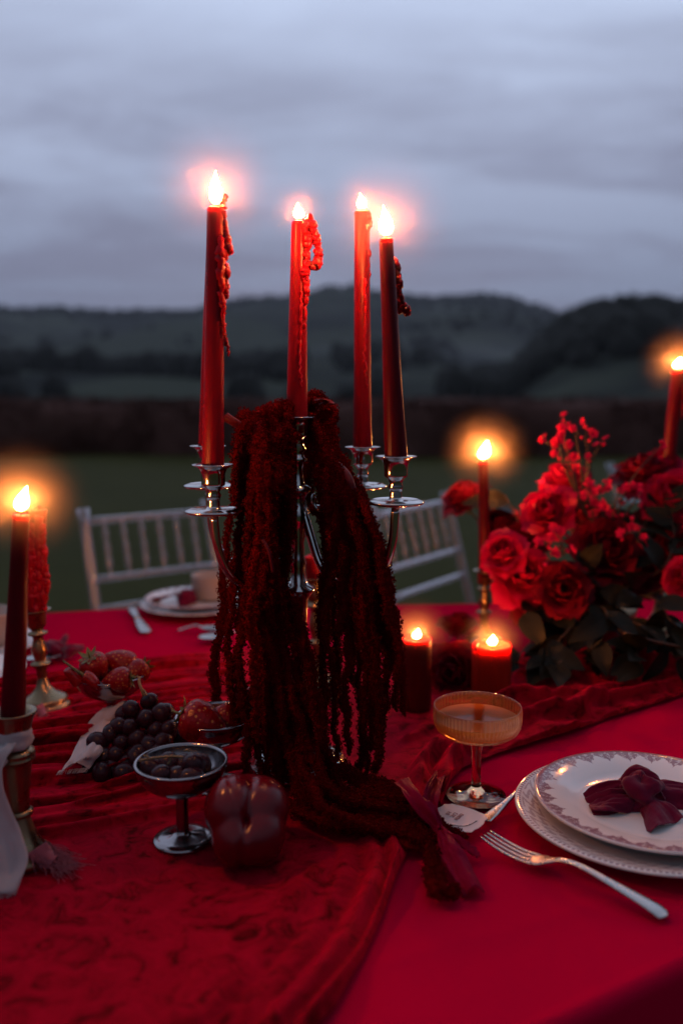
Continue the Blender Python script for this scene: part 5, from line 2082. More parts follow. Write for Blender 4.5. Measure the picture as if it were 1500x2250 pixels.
def cp(sx, sy, lift=0.0006):
    return CC + cu * (hl * sx) + cvv * (hw * sy) + V3((0, 0, 0.0015 * sx + 0.003 * sy + lift))


# three short printed lines that run across the card
lr = np.random.default_rng(17)
for n_ch, sx in ((2, -0.44), (3, -0.20), (4, 0.03)):
    mb = MB()
    for q in range(n_ch):                     # small upright capitals, too small in the photograph to be read
        y0_ = 0.05 + (q - (n_ch - 1) / 2) * -0.155
        strokes = [((-0.075, 0.045), (0.075, 0.045)), ((-0.075, -0.045), (0.075, -0.045)), ((0.075, -0.045), (0.075, 0.045)), ((-0.075, -0.045), (-0.075, 0.045)), ((0.0, -0.045), (0.0, 0.045))]
        for k_ in [0] + list(lr.choice([1, 2, 3, 4], 2, replace=False)):
            (ax0, ay0), (ax1, ay1) = strokes[k_]
            tube(mb, [cp(sx + ax0, y0_ + ay0, 0.0005), cp(sx + ax1, y0_ + ay1, 0.0005)], 0.00022, 5)
    wpart('lettering', mb, M['ink_red'], card)
mb = MB()
tube(mb, catmull([cp(0.10, -0.72), cp(0.40, -0.62), cp(0.62, -0.40), cp(0.70, -0.1), cp(0.74, 0.2)], 24), 0.00025, 6)
for q in [(0.60, -0.42), (0.66, -0.25), (0.42, -0.60), (0.73, 0.15)]:
    v, f = sph(8, 6)
    mb.add(v * np.array([0.0009, 0.0006, 0.0003]) + np.array(cp(*q)), f)
wpart('drawn_branch', mb, M['ink'], card)
rb = thing('ribbon', 'thin crimson ribbon tied across the white place card with two loose tails', 'ribbon', T(960, 1830))
ctl = [(T(884, 1722, 0.030), V3((0.010, 0.002, -0.006))), (T(912, 1752, 0.034), V3((0.013, 0.004, -0.004))), (T(940, 1782, 0.026), V3((0.012, 0.006, 0.002))), (T(962, 1815, 0.014), V3((0.007, 0.004, 0.002))), (T(968, 1828, 0.011), V3((0.005, 0.003, 0.002)))]
cl, wv = strip_pts(ctl)
mb = MB()
sheet(mb, cl, wv * 0.72, 0.003, 21, 0.004, 3)
thick(wpart('bow', mb, M['crimson_ribbon'], rb))
ctl = [(T(966, 1822, 0.012), V3((0.005, 0.004, 0.001))), (T(988, 1868, 0.012), V3((0.012, 0.003, 0.004))), (T(1010, 1905, 0.008), V3((0.014, 0.004, 0.002))), (T(1042, 1962, 0.003), V3((0.012, 0.003, 0.0005)))]
cl, wv = strip_pts(ctl)
mb = MB()
sheet(mb, cl, wv * 0.72, 0.002, 21, 0.004, 4)
thick(wpart('tail', mb, M['crimson_ribbon'], rb))
ctl = [(T(968, 1822, 0.013), V3((0.002, 0.005, 0.002))), (T(1000, 1845, 0.014), V3((-0.003, 0.008, 0.004))), (T(1028, 1866, 0.009), V3((-0.006, 0.010, 0.003))), (T(1042, 1874, 0.006), V3((-0.006, 0.008, 0.001)))]
cl, wv = strip_pts(ctl)
mb = MB()
sheet(mb, cl, wv * 0.72, 0.001, 19, 0.003, 5)
thick(wpart('tail', mb, M['crimson_ribbon'], rb))
ctl = [(T(966, 1700, 0.022), V3((0.006, 0.004, -0.006))), (T(950, 1735, 0.034), V3((0.010, 0.002, -0.004))), (T(945, 1778, 0.026), V3((0.010, -0.002, 0.002))), (T(962, 1815, 0.013), V3((0.006, -0.002, 0.002)))]
cl, wv = strip_pts(ctl)
mb = MB()
sheet(mb, cl, wv * 0.72, 0.003, 21, -0.005, 6)
thick(wpart('bow', mb, M['crimson_ribbon'], rb))

# ------------------------------------------------------------------ white and pink ribbons on the left
wr = thing('ribbon', 'white chiffon ribbon knotted round the candlestick at the left frame edge', 'ribbon', root_fl.location)
cz = root_fl.location
mb = MB()
lathe(mb, [(0.0125, 0.104), (0.0150, 0.106), (0.0155, 0.110), (0.0145, 0.114), (0.0155, 0.118), (0.0135, 0.122), (0.0118, 0.123)], 36, cz, (0, 0, 1), lambda th_, z: 1 + 0.05 * np.sin(th_ * 3 + z * 400))
wpart('knot', mb, M['chiffon'], wr)
yy = cz.y - 0.018
ctl = [(D(22, 1650, yy), V3((0.004, 0, 0.008))), (D(2, 1672, yy - .006), V3((0.008, 0, 0.010))), (D(-30, 1720, yy - .012), V3((0.014, 0, 0.012))), (D(-34, 1780, yy - .016), V3((0.020, 0, 0.010))), (D(-14, 1850, yy - .02), V3((0.024, 0, 0.006))), (D(-4, 1915, yy - .028), V3((0.024, 0.004, 0.006))), (D(-24, 1965, yy - .04), V3((0.020, 0.004, -0.004)))]
cl, wv = strip_pts(ctl, 40)
mb = MB()
sheet(mb, cl, wv, 0.004, 17, 0.008, 8)
thick(wpart('tail', mb, M['chiffon'], wr), 0.0005)
mb = MB()
for k in range(40):
    s_ = rng.uniform(-1, 1)
    p = cl[-1] + wv[-1] * s_
    tube(mb, [p + V3((0, 0, 0.001)), p + V3((J(.003) - .002, -0.004 + J(.002), -0.002)), p + V3((J(.004) - .004, -0.008 + J(.003), -0.004))], 0.00022, 4)
o = wpart('fringe', mb, M['chiffon'], wr)
o['kind'] = 'stuff'

wr2 = thing('ribbon', 'frayed white chiffon ribbon hanging behind the grapes from the back coupe', 'ribbon', T(170, 1690))
yy = K3.y - 0.016
ctl = [(D(262, 1556, yy), V3((0.012, 0, 0.004))), (D(238, 1566, yy - .012), V3((0.016, 0, 0.004))), (D(220, 1600, yy - .022), V3((0.018, 0.004, 0.002))), (T(194, 1652, 0.032), V3((0.015, 0.006, 0.0))), (T(172, 1680, 0.026), V3((0.014, 0.006, 0.0))), (T(163, 1690, 0.024), V3((0.014, 0.006, -0.001)))]
cl, wv = strip_pts(ctl, 36)
mb = MB()
sheet(mb, cl, wv, 0.0035, 17, 0.006, 9)
thick(wpart('tail', mb, M['chiffon'], wr2), 0.0005)
mb = MB()
for k in range(60):
    s_ = rng.uniform(-1, 1)
    p = cl[-1] + wv[-1] * s_
    tube(mb, [p, p + V3((-.001 + J(.001), -0.002, -0.001)), p + V3((-.002 + J(.002), -0.005 + J(.001), -0.003))], 0.00018, 4)
o = wpart('fringe', mb, M['chiffon'], wr2)
o['kind'] = 'stuff'


# dusty pink frayed tuft lying at the foot of the front left candlestick, and another by the back one
def tuft(label, pts, n, wdt, seed):
    r = np.random.default_rng(seed)
    root = thing('frayed_ribbon', label, 'ribbon', pts[0], None, 'frayed pink ribbon ends')
    P = catmull(pts, 30)
    mb = MB()
    w = np.array([V3((0.35, 0.9, 0)).normalized() * wdt * (1 - 0.3 * q) for q in np.linspace(0, 1, 30)])
    sheet(mb, P[:20], w[:20], 0.003, 9, 0.004, seed)
    thick(wpart('weave', mb, M['pink_fray'], root), 0.0006)
    mb = MB()
    for k in range(n):
        i = int(r.uniform(4, 29))
        p = P[i] + w[i] * r.uniform(-1.1, 1.1) + np.array([0, 0, r.uniform(0, .003)])
        d = (P[min(29, i + 3)] - P[max(0, i - 3)])
        d = d / np.linalg.norm(d) + r.normal(0, 0.7, 3) * np.array([1, 1, 0.35])
        q = p + d * r.uniform(0.004, 0.012)
        tube(mb, [p, (p + q) / 2 + r.normal(0, .001, 3), q], 0.00022, 4)
    o = wpart('fringe', mb, M['pink_fray'], root)
    o['kind'] = 'stuff'


tuft('dusty pink frayed ribbon end on the foot of the front left candlestick', [T(82, 1862, 0.022), T(100, 1880, 0.014), T(124, 1896, 0.008), T(150, 1912, 0.005)], 330, 0.013, 3)
tuft('purplish frayed ribbon end on the foot of the back left candlestick', [T(84, 1552, 0.020), T(90, 1566, 0.014), T(98, 1580, 0.009), T(106, 1592, 0.006)], 160, 0.009, 4)

# ------------------------------------------------------------------ far place settings
CH2 = china('pink_border_china', 0.112, 0.075, 0)
CH3 = china('pink_rim_china', 0.122, 0.10, 1)
fp = T(432, 1340)
fp = V3((fp.x, fp.y, TZ + 0.002))
mb = MB()
lathe(mb, plate_profile(0.108, 0.012), 72, fp)
single('dinner_plate', mb, CH3, 'lower plate of the far setting in front of the left clear chair', 'plate', fp)
fp2 = fp + V3((0, 0, 0.0105))
mb = MB()
lathe(mb, plate_profile(0.100, 0.013), 72, fp2)
single('side_plate', mb, CH2, 'pink bordered upper plate of the far setting in front of the left clear chair', 'plate', fp2)


def knot(label, p, s=1.0, seed=0):
    r = np.random.default_rng(seed)
    root = thing('napkin', label, 'napkin', p)
    v, f = sph(28, 18)
    fk_ = Fbm(80 + seed, 2.6, 3, 3)
    vv = v * (1 + 0.22 * fk_(v[:, 0], v[:, 1], v[:, 2]))[:, None] * np.array([0.020, 0.018, 0.013]) * s + np.array(p) + np.array([0, 0, 0.010 * s])
    wpart('knot', MB().add(vv, f), M['burgundy'], root)
    for k in range(3):
        a = r.uniform(0, 2 * PI) if k else PI
        d = V3((math.cos(a), math.sin(a), 0))
        w = V3((-d.y, d.x, 0.3))
        ctl = [(p + d * 0.006 * s + V3((0, 0, 0.012 * s)), w * 0.006 * s), (p + d * 0.024 * s + V3((0, 0, 0.014 * s)), w * 0.010 * s), (p + d * 0.046 * s + V3((0, 0, 0.008 * s)), w * 0.016 * s), (p + d * 0.062 * s + V3((0, 0, 0.006)), w * 0.017 * s)]
        cl, wv = strip_pts(ctl, 18)
        mb = MB()
        sheet(mb, cl, wv, 0.003 * s, 9, 0.004 * s, k)
        thick(wpart('loose_end', mb, M['burgundy'], root), 0.0008)


knot('burgundy napkin knot on the far plate in front of the left clear chair', fp2 + V3((-0.015, -0.030, 0.006)), 1.05, 2)
bp = D(466, 1330, fp.y + 0.025)
bw = thing('ramekin', 'small cream ramekin standing on the far plate behind the amaranth', 'bowl', (bp.x, fp.y + 0.025, fp2.z + 0.008))
mb = MB()
lathe(mb, [(0, 0), (0.036, 0), (0.039, 0.003), (0.0405, 0.044), (0.0400, 0.046), (0.0385, 0.0455), (0.037, 0.006), (0, 0.005)], 48)
lpart('bowl_body', mb, M['cream'], bw)
knife('silver knife lying left of the far plate near the table edge', T(287, 1340), T(322, 1394))
spoon('silver spoon lying below the far plate, pointing to the amaranth', T(500, 1392), T(392, 1388), 0.05, wb=0.014)
spoon('second silver spoon half hidden by the amaranth below the far plate', T(438, 1414), T(560, 1398), 0.055, wb=0.017)
# second far setting, cut by the left frame edge
lp = T(-70, 1432)
lp = V3((lp.x, lp.y, TZ + 0.002))
mb = MB()
lathe(mb, plate_profile(0.112, 0.012), 64, lp)
single('dinner_plate', mb, CH3, 'plate cut off by the left frame edge behind the front candle', 'plate', lp)
lbw = thing('ramekin', 'cream bowl on the plate at the left frame edge', 'bowl', lp + V3((0.010, 0.02, 0.008)))
mb = MB()
lathe(mb, [(0, 0), (0.045, 0), (0.050, 0.004), (0.056, 0.050), (0.0555, 0.052), (0.054, 0.0515), (0.047, 0.007), (0, 0.006)], 48)
lpart('bowl_body', mb, M['cream'], lbw)
lp2 = T(-62, 1506)
lp2 = V3((lp2.x, lp2.y, TZ + 0.012))
mb = MB()
lathe(mb, plate_profile(0.075, 0.010), 64, lp2)
single('side_plate', mb, CH2, 'small pink bordered plate at the left frame edge on the velvet folds', 'plate', lp2)
spoon('silver spoon with its bowl to the right, behind the back left candlestick', T(140, 1448), T(-40, 1478), 0.062, wb=0.016)
rbn = thing('ribbon', 'burgundy ribbon scrap lying behind the back left coupe', 'ribbon', T(140, 1440))
for s, ctl in enumerate([
        [(T(92, 1420, 0.008), V3((0.0, 0.012, 0.004))), (T(112, 1418, 0.022), V3((0.0, 0.014, 0.006))), (T(134, 1432, 0.012), V3((0.004, 0.014, 0.006))), (T(150, 1446, 0.004), V3((0.006, 0.012, 0.002)))],
        [(T(134, 1436, 0.006), V3((0.0, 0.010, 0.006))), (T(152, 1432, 0.018), V3((0.0, 0.012, 0.008))), (T(178, 1428, 0.012), V3((0.002, 0.012, 0.004)))],
        [(T(128, 1430, 0.010), V3((0.006, 0.004, 0.004))), (T(136, 1412, 0.018), V3((0.006, 0.002, 0.004))), (T(145, 1396, 0.022), V3((0.002, 0.001, 0.002)))]]):
    cl, wv = strip_pts(ctl, 18)
    mb = MB()
    sheet(mb, cl, wv, 0.003, 9, 0.003, 12 + s)
    thick(wpart('loose_end', mb, M['burgundy'], rbn), 0.0008)

# ------------------------------------------------------------------ clear chairs
def make_chair(label, L, R_):
    """L, R_: tops of the left and right back posts (ground plane)"""
    L, R_ = V3(L), V3(R_)
    mid = (L + R_) / 2
    ang = math.atan2(R_.y - L.y, R_.x - L.x)
    Wd = (R_ - L).length
    root = thing('chair', label, 'chair', (mid.x, mid.y, 0), (0, 0, ang), 'clear acrylic chairs round the table')
    A = M['acrylic']
    hw_ = Wd / 2
    # local: x along the back, -y toward the table; the back leans away
    yb = lambda z: -0.13 + 0.13 * (z - 0.44) / 0.47 if z > 0.44 else -0.13 + 0.10 * (0.44 - z) / 0.44
    for s in (-1, 1):
        mb = MB()
        zs_ = np.linspace(0, 0.915, 30)
        tube(mb, [(s * hw_, yb(z), z) for z in zs_], [0.0125 + 0.0030 * (abs(math.sin(z * 17)) < 0.18) for z in zs_], 12)
        lpart('post', mb, A, root)
    for z, r in ((0.886, 0.0095), (0.756, 0.0088), (0.690, 0.0088)):
        mb = MB()
        tube(mb, [(x, yb(z), z) for x in np.linspace(-hw_, hw_, 9)], r, 10)
        lpart('rail', mb, A, root)
    for k in range(6):
        x = -hw_ + Wd * (k + 1) / 7
        mb = MB()
        zs_ = np.linspace(0.756, 0.886, 16)
        tube(mb, [(x, yb(z), z) for z in zs_], [0.0054 + 0.0036 * math.exp(-((z - c) / 0.008) ** 2) + 0 for z in zs_ for c in [0.79 if z < 0.806 else (0.821 if z < 0.838 else 0.855)]], 10)
        lpart('spindle', mb, A, root)
    mb = MB()
    sv = [(-hw_ - 0.012, -0.12, 0), (hw_ + 0.012, -0.12, 0), (hw_ + 0.035, -0.52, 0), (-hw_ - 0.035, -0.52, 0)]
    V = [(x, y, 0.45) for x, y, _ in sv] + [(x, y, 0.425) for x, y, _ in sv]
    mb.add(V, [(3, 2, 1, 0), (4, 5, 6, 7), (0, 1, 5, 4), (1, 2, 6, 5), (2, 3, 7, 6), (3, 0, 4, 7)])
    lpart('seat', mb, A, root, False)
    for s in (-1, 1):
        mb = MB()
        tube(mb, [(s * (hw_ + 0.02), -0.50, 0.0), (s * (hw_ + 0.02), -0.50, 0.42)], [0.013, 0.016], 10)
        lpart('leg', mb, A, root)
    return root


make_chair('clear acrylic chair with a spindle back behind the far left plate', (-0.590, 1.96, 0), (-0.338, 2.15, 0))
make_chair('clear acrylic chair seen through the gap right of the candelabra', (0.068, 2.06, 0), (0.286, 2.37, 0))
make_chair('clear acrylic chair mostly hidden behind the roses', (1.09, 3.52, 0), (1.37, 3.80, 0))

# ------------------------------------------------------------------ flowers
def petal_mesh(name, L, Wd, cup, curl, seed):
    """petal: base at origin, grows along +z, cupped toward -x side (centre of the bloom lies at -x)"""
    r = np.random.default_rng(seed)
    n, m_ = 9, 9
    G = np.zeros((n, m_, 3))
    ph = r.uniform(0, 6)
    for i, t in enumerate(np.linspace(0, 1, n)):
        w = Wd * (0.32 + 0.68 * math.sin(PI * 0.5 * min(1, t * 1.45)) ** 1.0) * (1 if t < 0.7 else math.sqrt(max(0.04, 1 - ((t - 0.7) / 0.315) ** 2)))
        for j, s in enumerate(np.linspace(-1, 1, m_)):
            y = s * w / 2
            x = 0.20 * L * math.sin(t * PI * 0.62) - cup * (s * s) * w * 0.55 + curl * L * max(0, t - 0.62) ** 1.5 * 3.2 * (1 + 0.2 * math.sin(s * 4 + ph))
            z = t * L - curl * L * max(0, t - 0.72) ** 2 * 3.0 + 0.02 * L * math.sin(s * 5 + ph) * t
            G[i, j] = (x, y, z)
    mb = MB()
    grid(mb, G)
    return mb.mesh(name)


PET = {}
for k, (L, Wd, cup, curl) in {'core': (0.030, 0.024, 0.85, 0.0), 'mid': (0.034, 0.034, 0.60, 0.10), 'out': (0.037, 0.042, 0.40, 0.26), 'wide': (0.038, 0.046, 0.25, 0.42)}.items():
    for mk in ('petal', 'petal_dark'):
        PET[k, mk] = [petal_mesh('petal', L, Wd, cup, curl, s) for s in range(3)]
        for me in PET[k, mk]:
            me.materials.append(M[mk])
LEAF = []
for s in range(3):
    mb = MB()
    grid(mb, leaf_grid(0.045 + 0.006 * s, 0.030, 0.15 + 0.15 * s, 0.22, 9, 7, 0.008))
    me = mb.mesh('leaf')
    me.materials.append(M['leaf'])
    LEAF.append(me)
FV = T(1330, 1470)
FV = V3((FV.x, 1.42, TZ))


def aim(o, d, roll=0.0):
    q = Vector(d).normalized().to_track_quat('Z', 'Y')
    o.rotation_euler = (q.to_matrix() @ Matrix.Rotation(roll, 3, 'Z')).to_euler()


def rose(label, p, d, s=1.0, dark=False, openq=1.0, stem_to=None, seed=0):
    r = np.random.default_rng(300 + seed)
    root = thing('rose', label, 'rose', p, None, 'red roses')
    aim(root, d, r.uniform(0, 6))
    root.scale = (s, s, s)
    mk = 'petal_dark' if dark else 'petal'
    lay = [('core', 4, 0.004, 0.02, 0.002), ('core', 4, 0.008, 0.10, 0.0), ('mid', 5, 0.011, 0.22 * openq, -0.002), ('mid', 5, 0.014, 0.40 * openq, -0.004), ('out', 6, 0.016, 0.68 * openq, -0.007), ('wide', 6, 0.017, 1.0 * openq, -0.010)]
    for li, (kd, n, rad, tilt, dz) in enumerate(lay):
        for k in range(n):
            a = k / n * 2 * PI + li * 0.7 + r.uniform(-.2, .2)
            o = link('petal', PET[kd, mk][int(r.integers(0, 3))], None, root)
            tl = tilt + r.uniform(-.10, .10)
            Rm = Matrix.Rotation(a, 3, 'Z') @ Matrix.Rotation(tl, 3, 'Y')
            o.rotation_euler = Rm.to_euler()
            o.location = V3((math.cos(a) * rad * 0.55, math.sin(a) * rad * 0.55, dz - 0.012))
            q = r.uniform(0.9, 1.1)
            o.scale = (q, q, q * r.uniform(0.92, 1.05))
    # hip and sepals
    mb = MB()
    lathe(mb, [(0, -0.024), (0.003, -0.023), (0.0065, -0.017), (0.0075, -0.012), (0.005, -0.008), (0, -0.008)], 12)
    for k in range(5):
        a = k / 5 * 2 * PI
        G = leaf_grid(0.022, 0.007, 0.3, 0.2, 6, 3).reshape(-1, 3)
        x_ = V3((math.cos(a), math.sin(a), -0.5)).normalized()
        y_ = V3((-math.sin(a), math.cos(a), 0))
        grid(mb, place(G, (0, 0, -0.013), x_, y_, x_.cross(y_)).reshape(6, 3, 3))
    lpart('sepals', mb, M['green_stem'], root)
    # stem toward the vase
    if stem_to is not None:
        inv = root.matrix_basis.inverted() if False else (Matrix.LocRotScale(root.location, root.rotation_euler, root.scale)).inverted()
        e = inv @ V3(stem_to)
        st = V3((0, 0, -0.02))
        mb = MB()
        tube(mb, catmull([st, st + V3((0, 0, -0.03)), (st + e) / 2 + V3((0, 0, -0.02)), e], 20), 0.0022, 7)
        lpart('stem', mb, M['green_stem'], root)
    return root


vase_top = FV + V3((0.03, 0.02, 0.06))
# u, v, depth, facing, size, dark, openness, label
roses = [
    (1016, 1092, 1.475, (-0.55, -0.25, 0.75), 1.05, True, 0.70, 'rose seen from the side, topmost just left of the slim dark taper'),
    (1098, 1150, 1.44, (-0.15, -0.5, 0.8), 0.95, True, 0.75, 'dark rose directly right of the slim dark taper'),
    (1204, 1122, 1.32, (-0.55, -0.75, 0.45), 1.05, False, 0.65, 'bright candlelit rose facing left in the middle of the flowers'),
    (1104, 1214, 1.29, (-0.40, -0.72, 0.55), 0.90, False, 0.70, 'bright rose lowest on the left above the glowing pillar candle'),
    (1152, 1262, 1.30, (0.05, -0.75, 0.5), 1.15, False, 1.0, 'open rose with spread petals in the lower left of the flowers'),
    (1245, 1050, 1.40, (-0.1, -0.35, 0.9), 1.05, False, 0.95, 'rose under the high blossom twig with pointed outer petals'),
    (1336, 1205, 1.31, (0.1, -0.85, 0.45), 1.30, True, 0.80, 'large dark rose in shade at the centre of the flowers'),
    (1236, 1295, 1.27, (-0.1, -0.9, 0.35), 1.05, True, 0.70, 'dark rose at the bottom of the flowers above the leaves'),
    (1412, 1035, 1.42, (-0.1, -0.2, 0.95), 1.30, True, 1.05, 'large dark rose seen from below left of the far right candle'),
    (1478, 1090, 1.34, (-0.25, -0.7, 0.6), 1.20, False, 0.90, 'wide rose at the right frame edge below the candle'),
    (1500, 1215, 1.30, (-0.2, -0.8, 0.4), 1.1, True, 0.8, 'dark rose low at the right frame edge'),
    (1502, 1270, 1.24, (-0.6, -0.6, 0.3), 0.8, False, 0.8, 'small bright rose lowest at the right frame edge'),
    (1440, 1160, 1.38, (0.0, -0.7, 0.6), 1.1, True, 0.9, 'dark rose deep among the leaves on the right'),
    (1290, 1130, 1.45, (0.0, -0.6, 0.8), 1.0, True, 0.8, 'dark rose behind the middle blossom twig'),
    (1182, 1330, 1.31, (-0.2, -0.8, 0.3), 0.95, True, 0.85, 'dark rose low on the left between the open rose and the leaves'),
    (1300, 1285, 1.33, (0.2, -0.8, 0.4), 1.0, True, 0.75, 'dark rose tucked right of the lowest dark rose'),
    (1395, 1255, 1.36, (0.1, -0.8, 0.5), 1.15, True, 0.85, 'dark rose above the hanging leaves right of centre'),
    (1455, 1020, 1.46, (-0.1, -0.5, 0.8), 1.0, False, 0.85, 'rose at the foot of the far right candle'),
    (1150, 1180, 1.40, (-0.3, -0.6, 0.7), 0.95, True, 0.8, 'dark rose behind the two bright roses on the left'),
]
for i, (u, v, y, d, s, dk, op, lab) in enumerate(roses):
    rose(lab, D(u, v, y), d, s, dk, op, vase_top + V3((J(.03), J(.03), J(.01))), i)
# roses lying on the cloth
rose('red rose lying on the cloth between the two pillar candles', T(994, 1480, 0.026), (-0.3, -0.85, 0.35), 1.05, True, 0.75, None, 40)
rose('small rose bud lying on the cloth behind the pillar candles', T(1002, 1372, 0.030), (0.0, -0.15, 0.95), 0.90, True, 0.55, None, 41)

# vase
vs_ = thing('flower_bowl', 'dark low bowl hidden under the rose leaves', 'vase', FV)
mb = MB()
lathe(mb, [(0, 0.002), (0.05, 0.002), (0.055, 0.006), (0.085, 0.05), (0.09, 0.075), (0.086, 0.075), (0.08, 0.05), (0.05, 0.010), (0, 0.010)], 48)
lpart('bowl_body', mb, M['brass'], vs_)

# blossom twigs
bl_mb = MB()
for k in range(5):
    a = k / 5 * 2 * PI
    G = np.zeros((5, 5, 3))
    for i, t in enumerate(np.linspace(0, 1, 5)):
        w = 0.0078 * math.sin(PI * min(0.97, 0.12 + t * 0.8)) ** 0.7
        for j, s in enumerate(np.linspace(-1, 1, 5)):
            G[i, j] = (0.001 + t * 0.0085, s * w / 2, 0.0035 * t * t + 0.0022 * s * s)
    x_, y_ = V3((math.cos(a), math.sin(a), 0)), V3((-math.sin(a), math.cos(a), 0))
    grid(bl_mb, place(G.reshape(-1, 3), (0, 0, 0), x_, y_, V3((0, 0, 1))).reshape(5, 5, 3))
v, f = sph(8, 6)
bl_mb.add(v * 0.0018 + np.array([0, 0, 0.0015]), f)
blossom_me = bl_mb.mesh('blossom')
blossom_me.materials.append(M['blossom'])
v, f = sph(10, 8)
bud_me = MB().add(v * np.array([.0038, .0038, .0052]), f).mesh('bud')
bud_me.materials.append(M['blossom'])


def blossom_twig(label, base, clusters, y, seed):
    r = np.random.default_rng(seed)
    root = thing('blossom_twig', label, 'blossom twig', base, None, 'red blossom twigs in the flowers')
    mb = MB()
    for (u, v, n, sp_) in clusters:
        c = V3(D(u, v, y + r.uniform(-.02, .02)))
        mid_ = (V3(base) + c) / 2 + V3((r.uniform(-.012, .012), 0, 0.008))
        tube(mb, catmull([base, mid_, c], 14), np.linspace(0.0017, 0.0008, 14), 6)
        for k in range(max(2, int(n * 0.75))):
            p = c + V3((r.normal(0, sp_), r.normal(0, sp_ * 0.8), r.normal(0, sp_)))
            o = link('blossom' if k % 4 else 'bud', blossom_me if k % 4 else bud_me, None, root, p - V3(base))
            aim(o, (r.normal(0, .5) - 0.3, -0.7 + r.normal(0, .4), 0.4 + r.normal(0, .5)), r.uniform(0, 6))
            q = r.uniform(0.6, 0.92)
            o.scale = (q, q, q)
            tube(mb, [c, p], 0.0006, 4)
    wpart('twig', mb, M['twig'], root)


blossom_twig('highest red blossom twig rising above the roses', D(1282, 1120, 1.36), [(1192, 962, 3, .006), (1236, 942, 8, .010), (1228, 975, 8, .010), (1262, 940, 3, .006), (1284, 928, 3, .005), (1304, 955, 5, .008), (1322, 968, 4, .006), (1262, 1000, 4, .007), (1272, 1030, 5, .007), (1292, 1008, 2, .004), (1224, 998, 3, .004)], 1.36, 1)
blossom_twig('middle blossom twig over the green gap between the roses', D(1312, 1160, 1.33), [(1288, 1078, 9, .011), (1300, 1100, 8, .010), (1325, 1066, 5, .009), (1258, 1094, 5, .009), (1220, 1086, 4, .008)], 1.32, 2)
blossom_twig('right blossom twig in front of the hidden chair', D(1345, 1170, 1.33), [(1372, 1066, 6, .010), (1362, 1098, 4, .008), (1392, 1105, 5, .009), (1412, 1076, 3, .006), (1322, 1124, 5, .008), (1346, 1128, 6, .009), (1450, 980, 2, .004)], 1.33, 3)
blossom_twig('low blossom twig in front of the bright roses', D(1240, 1220, 1.26), [(1215, 1168, 6, .009), (1192, 1192, 4, .008), (1236, 1190, 5, .008), (1206, 1222, 5, .008), (1240, 1208, 3, .006)], 1.26, 4)
blossom_twig('blossom twig over the dark leaves on the right', D(1400, 1190, 1.28), [(1392, 1150, 4, .007), (1376, 1172, 4, .007), (1420, 1196, 5, .008), (1440, 1212, 3, .006)], 1.28, 5)


# leafy sprigs
def sprig(label, pts, n, s, seed, spread=0.9):
    r = np.random.default_rng(500 + seed)
    P = catmull(pts, 30)
    root = thing('leafy_sprig', label, 'leaves', pts[0], None, 'dark leafy sprigs under the roses')
    mb = MB()
    tube(mb, P, np.linspace(0.0018, 0.0009, 30), 6)
    wpart('stem', mb, M['twig'], root)
    for k in range(n):
        t = (k + 0.7) / n
        i = min(29, int(t * 29))
        d = P[min(29, i + 1)] - P[max(0, i - 1)]
        d = V3(d / np.linalg.norm(d))
        side = V3((r.normal(), r.normal() - 0.4, r.normal() * 0.6)).normalized()
        x_ = (d * 0.6 + side * spread).normalized()
        z_ = (V3((0, -0.6, 0.8)) + V3(r.normal(0, .4, 3))).normalized()
        y_ = z_.cross(x_).normalized()
        z_ = x_.cross(y_)
        o = link('leaf', LEAF[int(r.integers(0, 3))], None, root)
        Rm = Matrix((x_, y_, z_)).transposed().to_4x4()
        q = s * r.uniform(0.7, 1.2)
        o.matrix_local = Matrix.Translation(V3(P[i]) - V3(pts[0])) @ Rm @ Matrix.Scale(q, 4)
    return root


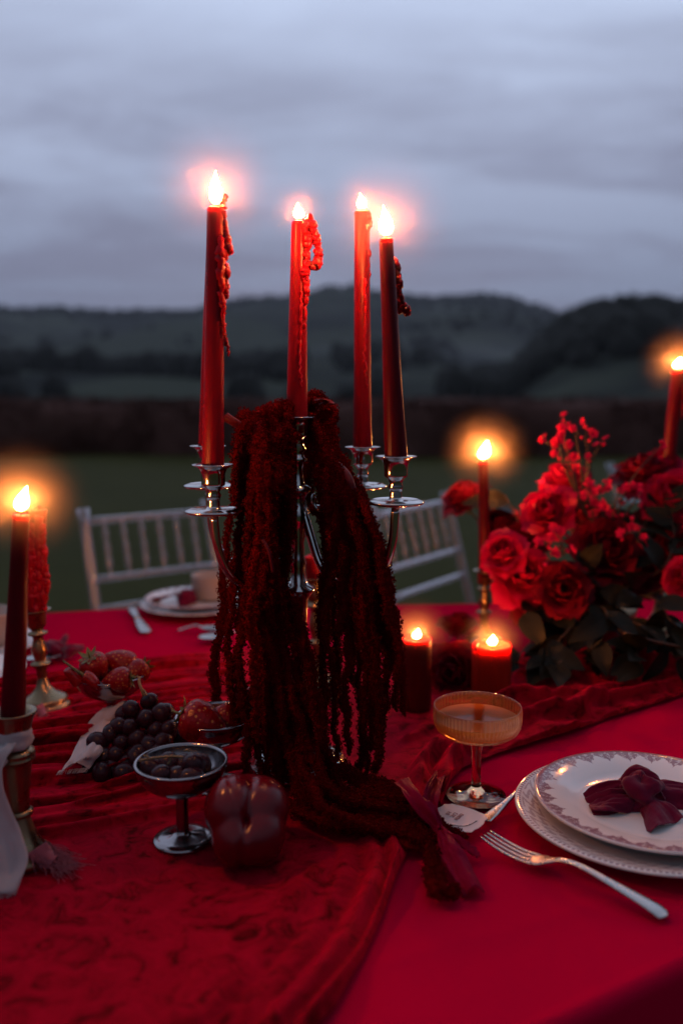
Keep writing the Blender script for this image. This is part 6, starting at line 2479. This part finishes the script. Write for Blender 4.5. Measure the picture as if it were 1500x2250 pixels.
vt_ = FV + V3((0.0, 0.0, 0.07))
sp_list = [
    ('leafy sprig spilling left over the cloth behind the short pillar candle', [vt_, D(1190, 1390, 1.30), D(1140, 1440, 1.24), D(1125, 1470, 1.22)], 10),
    ('leafy sprig hanging below the lowest dark rose', [vt_, D(1260, 1370, 1.26), D(1215, 1420, 1.22), D(1190, 1460, 1.20)], 11),
    ('leafy sprig hanging in the middle of the arrangement', [vt_, D(1330, 1340, 1.24), D(1320, 1400, 1.20), D(1310, 1450, 1.19)], 12),
    ('leafy sprig spreading right toward the frame edge', [vt_, D(1420, 1310, 1.26), D(1470, 1360, 1.22), D(1510, 1400, 1.20)], 12),
    ('leafy sprig low at the right frame edge over the cloth', [vt_, D(1420, 1380, 1.22), D(1470, 1430, 1.19), D(1500, 1462, 1.18)], 11),
    ('leafy sprig between the large dark rose and the blossom twigs', [vt_, D(1370, 1250, 1.32), D(1400, 1180, 1.34), D(1430, 1130, 1.34)], 9),
    ('upright sprig with a curled leaf right of the slim taper', [vt_, D(1190, 1260, 1.40), D(1140, 1150, 1.42), D(1110, 1090, 1.43)], 6),
    ('dark leaf sprig below the rose at the right frame edge', [vt_, D(1440, 1260, 1.28), D(1480, 1180, 1.30), D(1465, 1120, 1.32)], 9),
    ('leafy sprig at the left heart of the arrangement', [vt_, D(1230, 1340, 1.32), D(1180, 1330, 1.30), D(1150, 1350, 1.27)], 9),
    ('leafy sprig filling the shade behind the lowest roses', [vt_, D(1320, 1300, 1.30), D(1290, 1260, 1.29), D(1270, 1235, 1.29)], 9),
    ('leafy sprig lying along the velvet fold right of centre', [vt_, D(1380, 1400, 1.24), D(1400, 1440, 1.19), D(1410, 1468, 1.17)], 11),
    ('leafy sprig lying low between the pillar candle and the velvet fold', [vt_, D(1260, 1420, 1.24), D(1230, 1455, 1.19), D(1200, 1478, 1.17)], 11),
]
for i, (lab, pts, n) in enumerate(sp_list):
    sprig(lab, [V3(p) for p in pts], n, 1.05, i)
# one bare brown twig among the leaves
mb = MB()
tube(mb, catmull([D(1370, 1390, 1.19), D(1410, 1402, 1.18), D(1450, 1412, 1.18), D(1510, 1424, 1.18)], 20), 0.0021, 7)
single('bare_twig', mb, M['twig'], 'bare brown twig jutting out of the leaves toward the right edge', 'twig', tuple(D(1370, 1390, 1.19)))
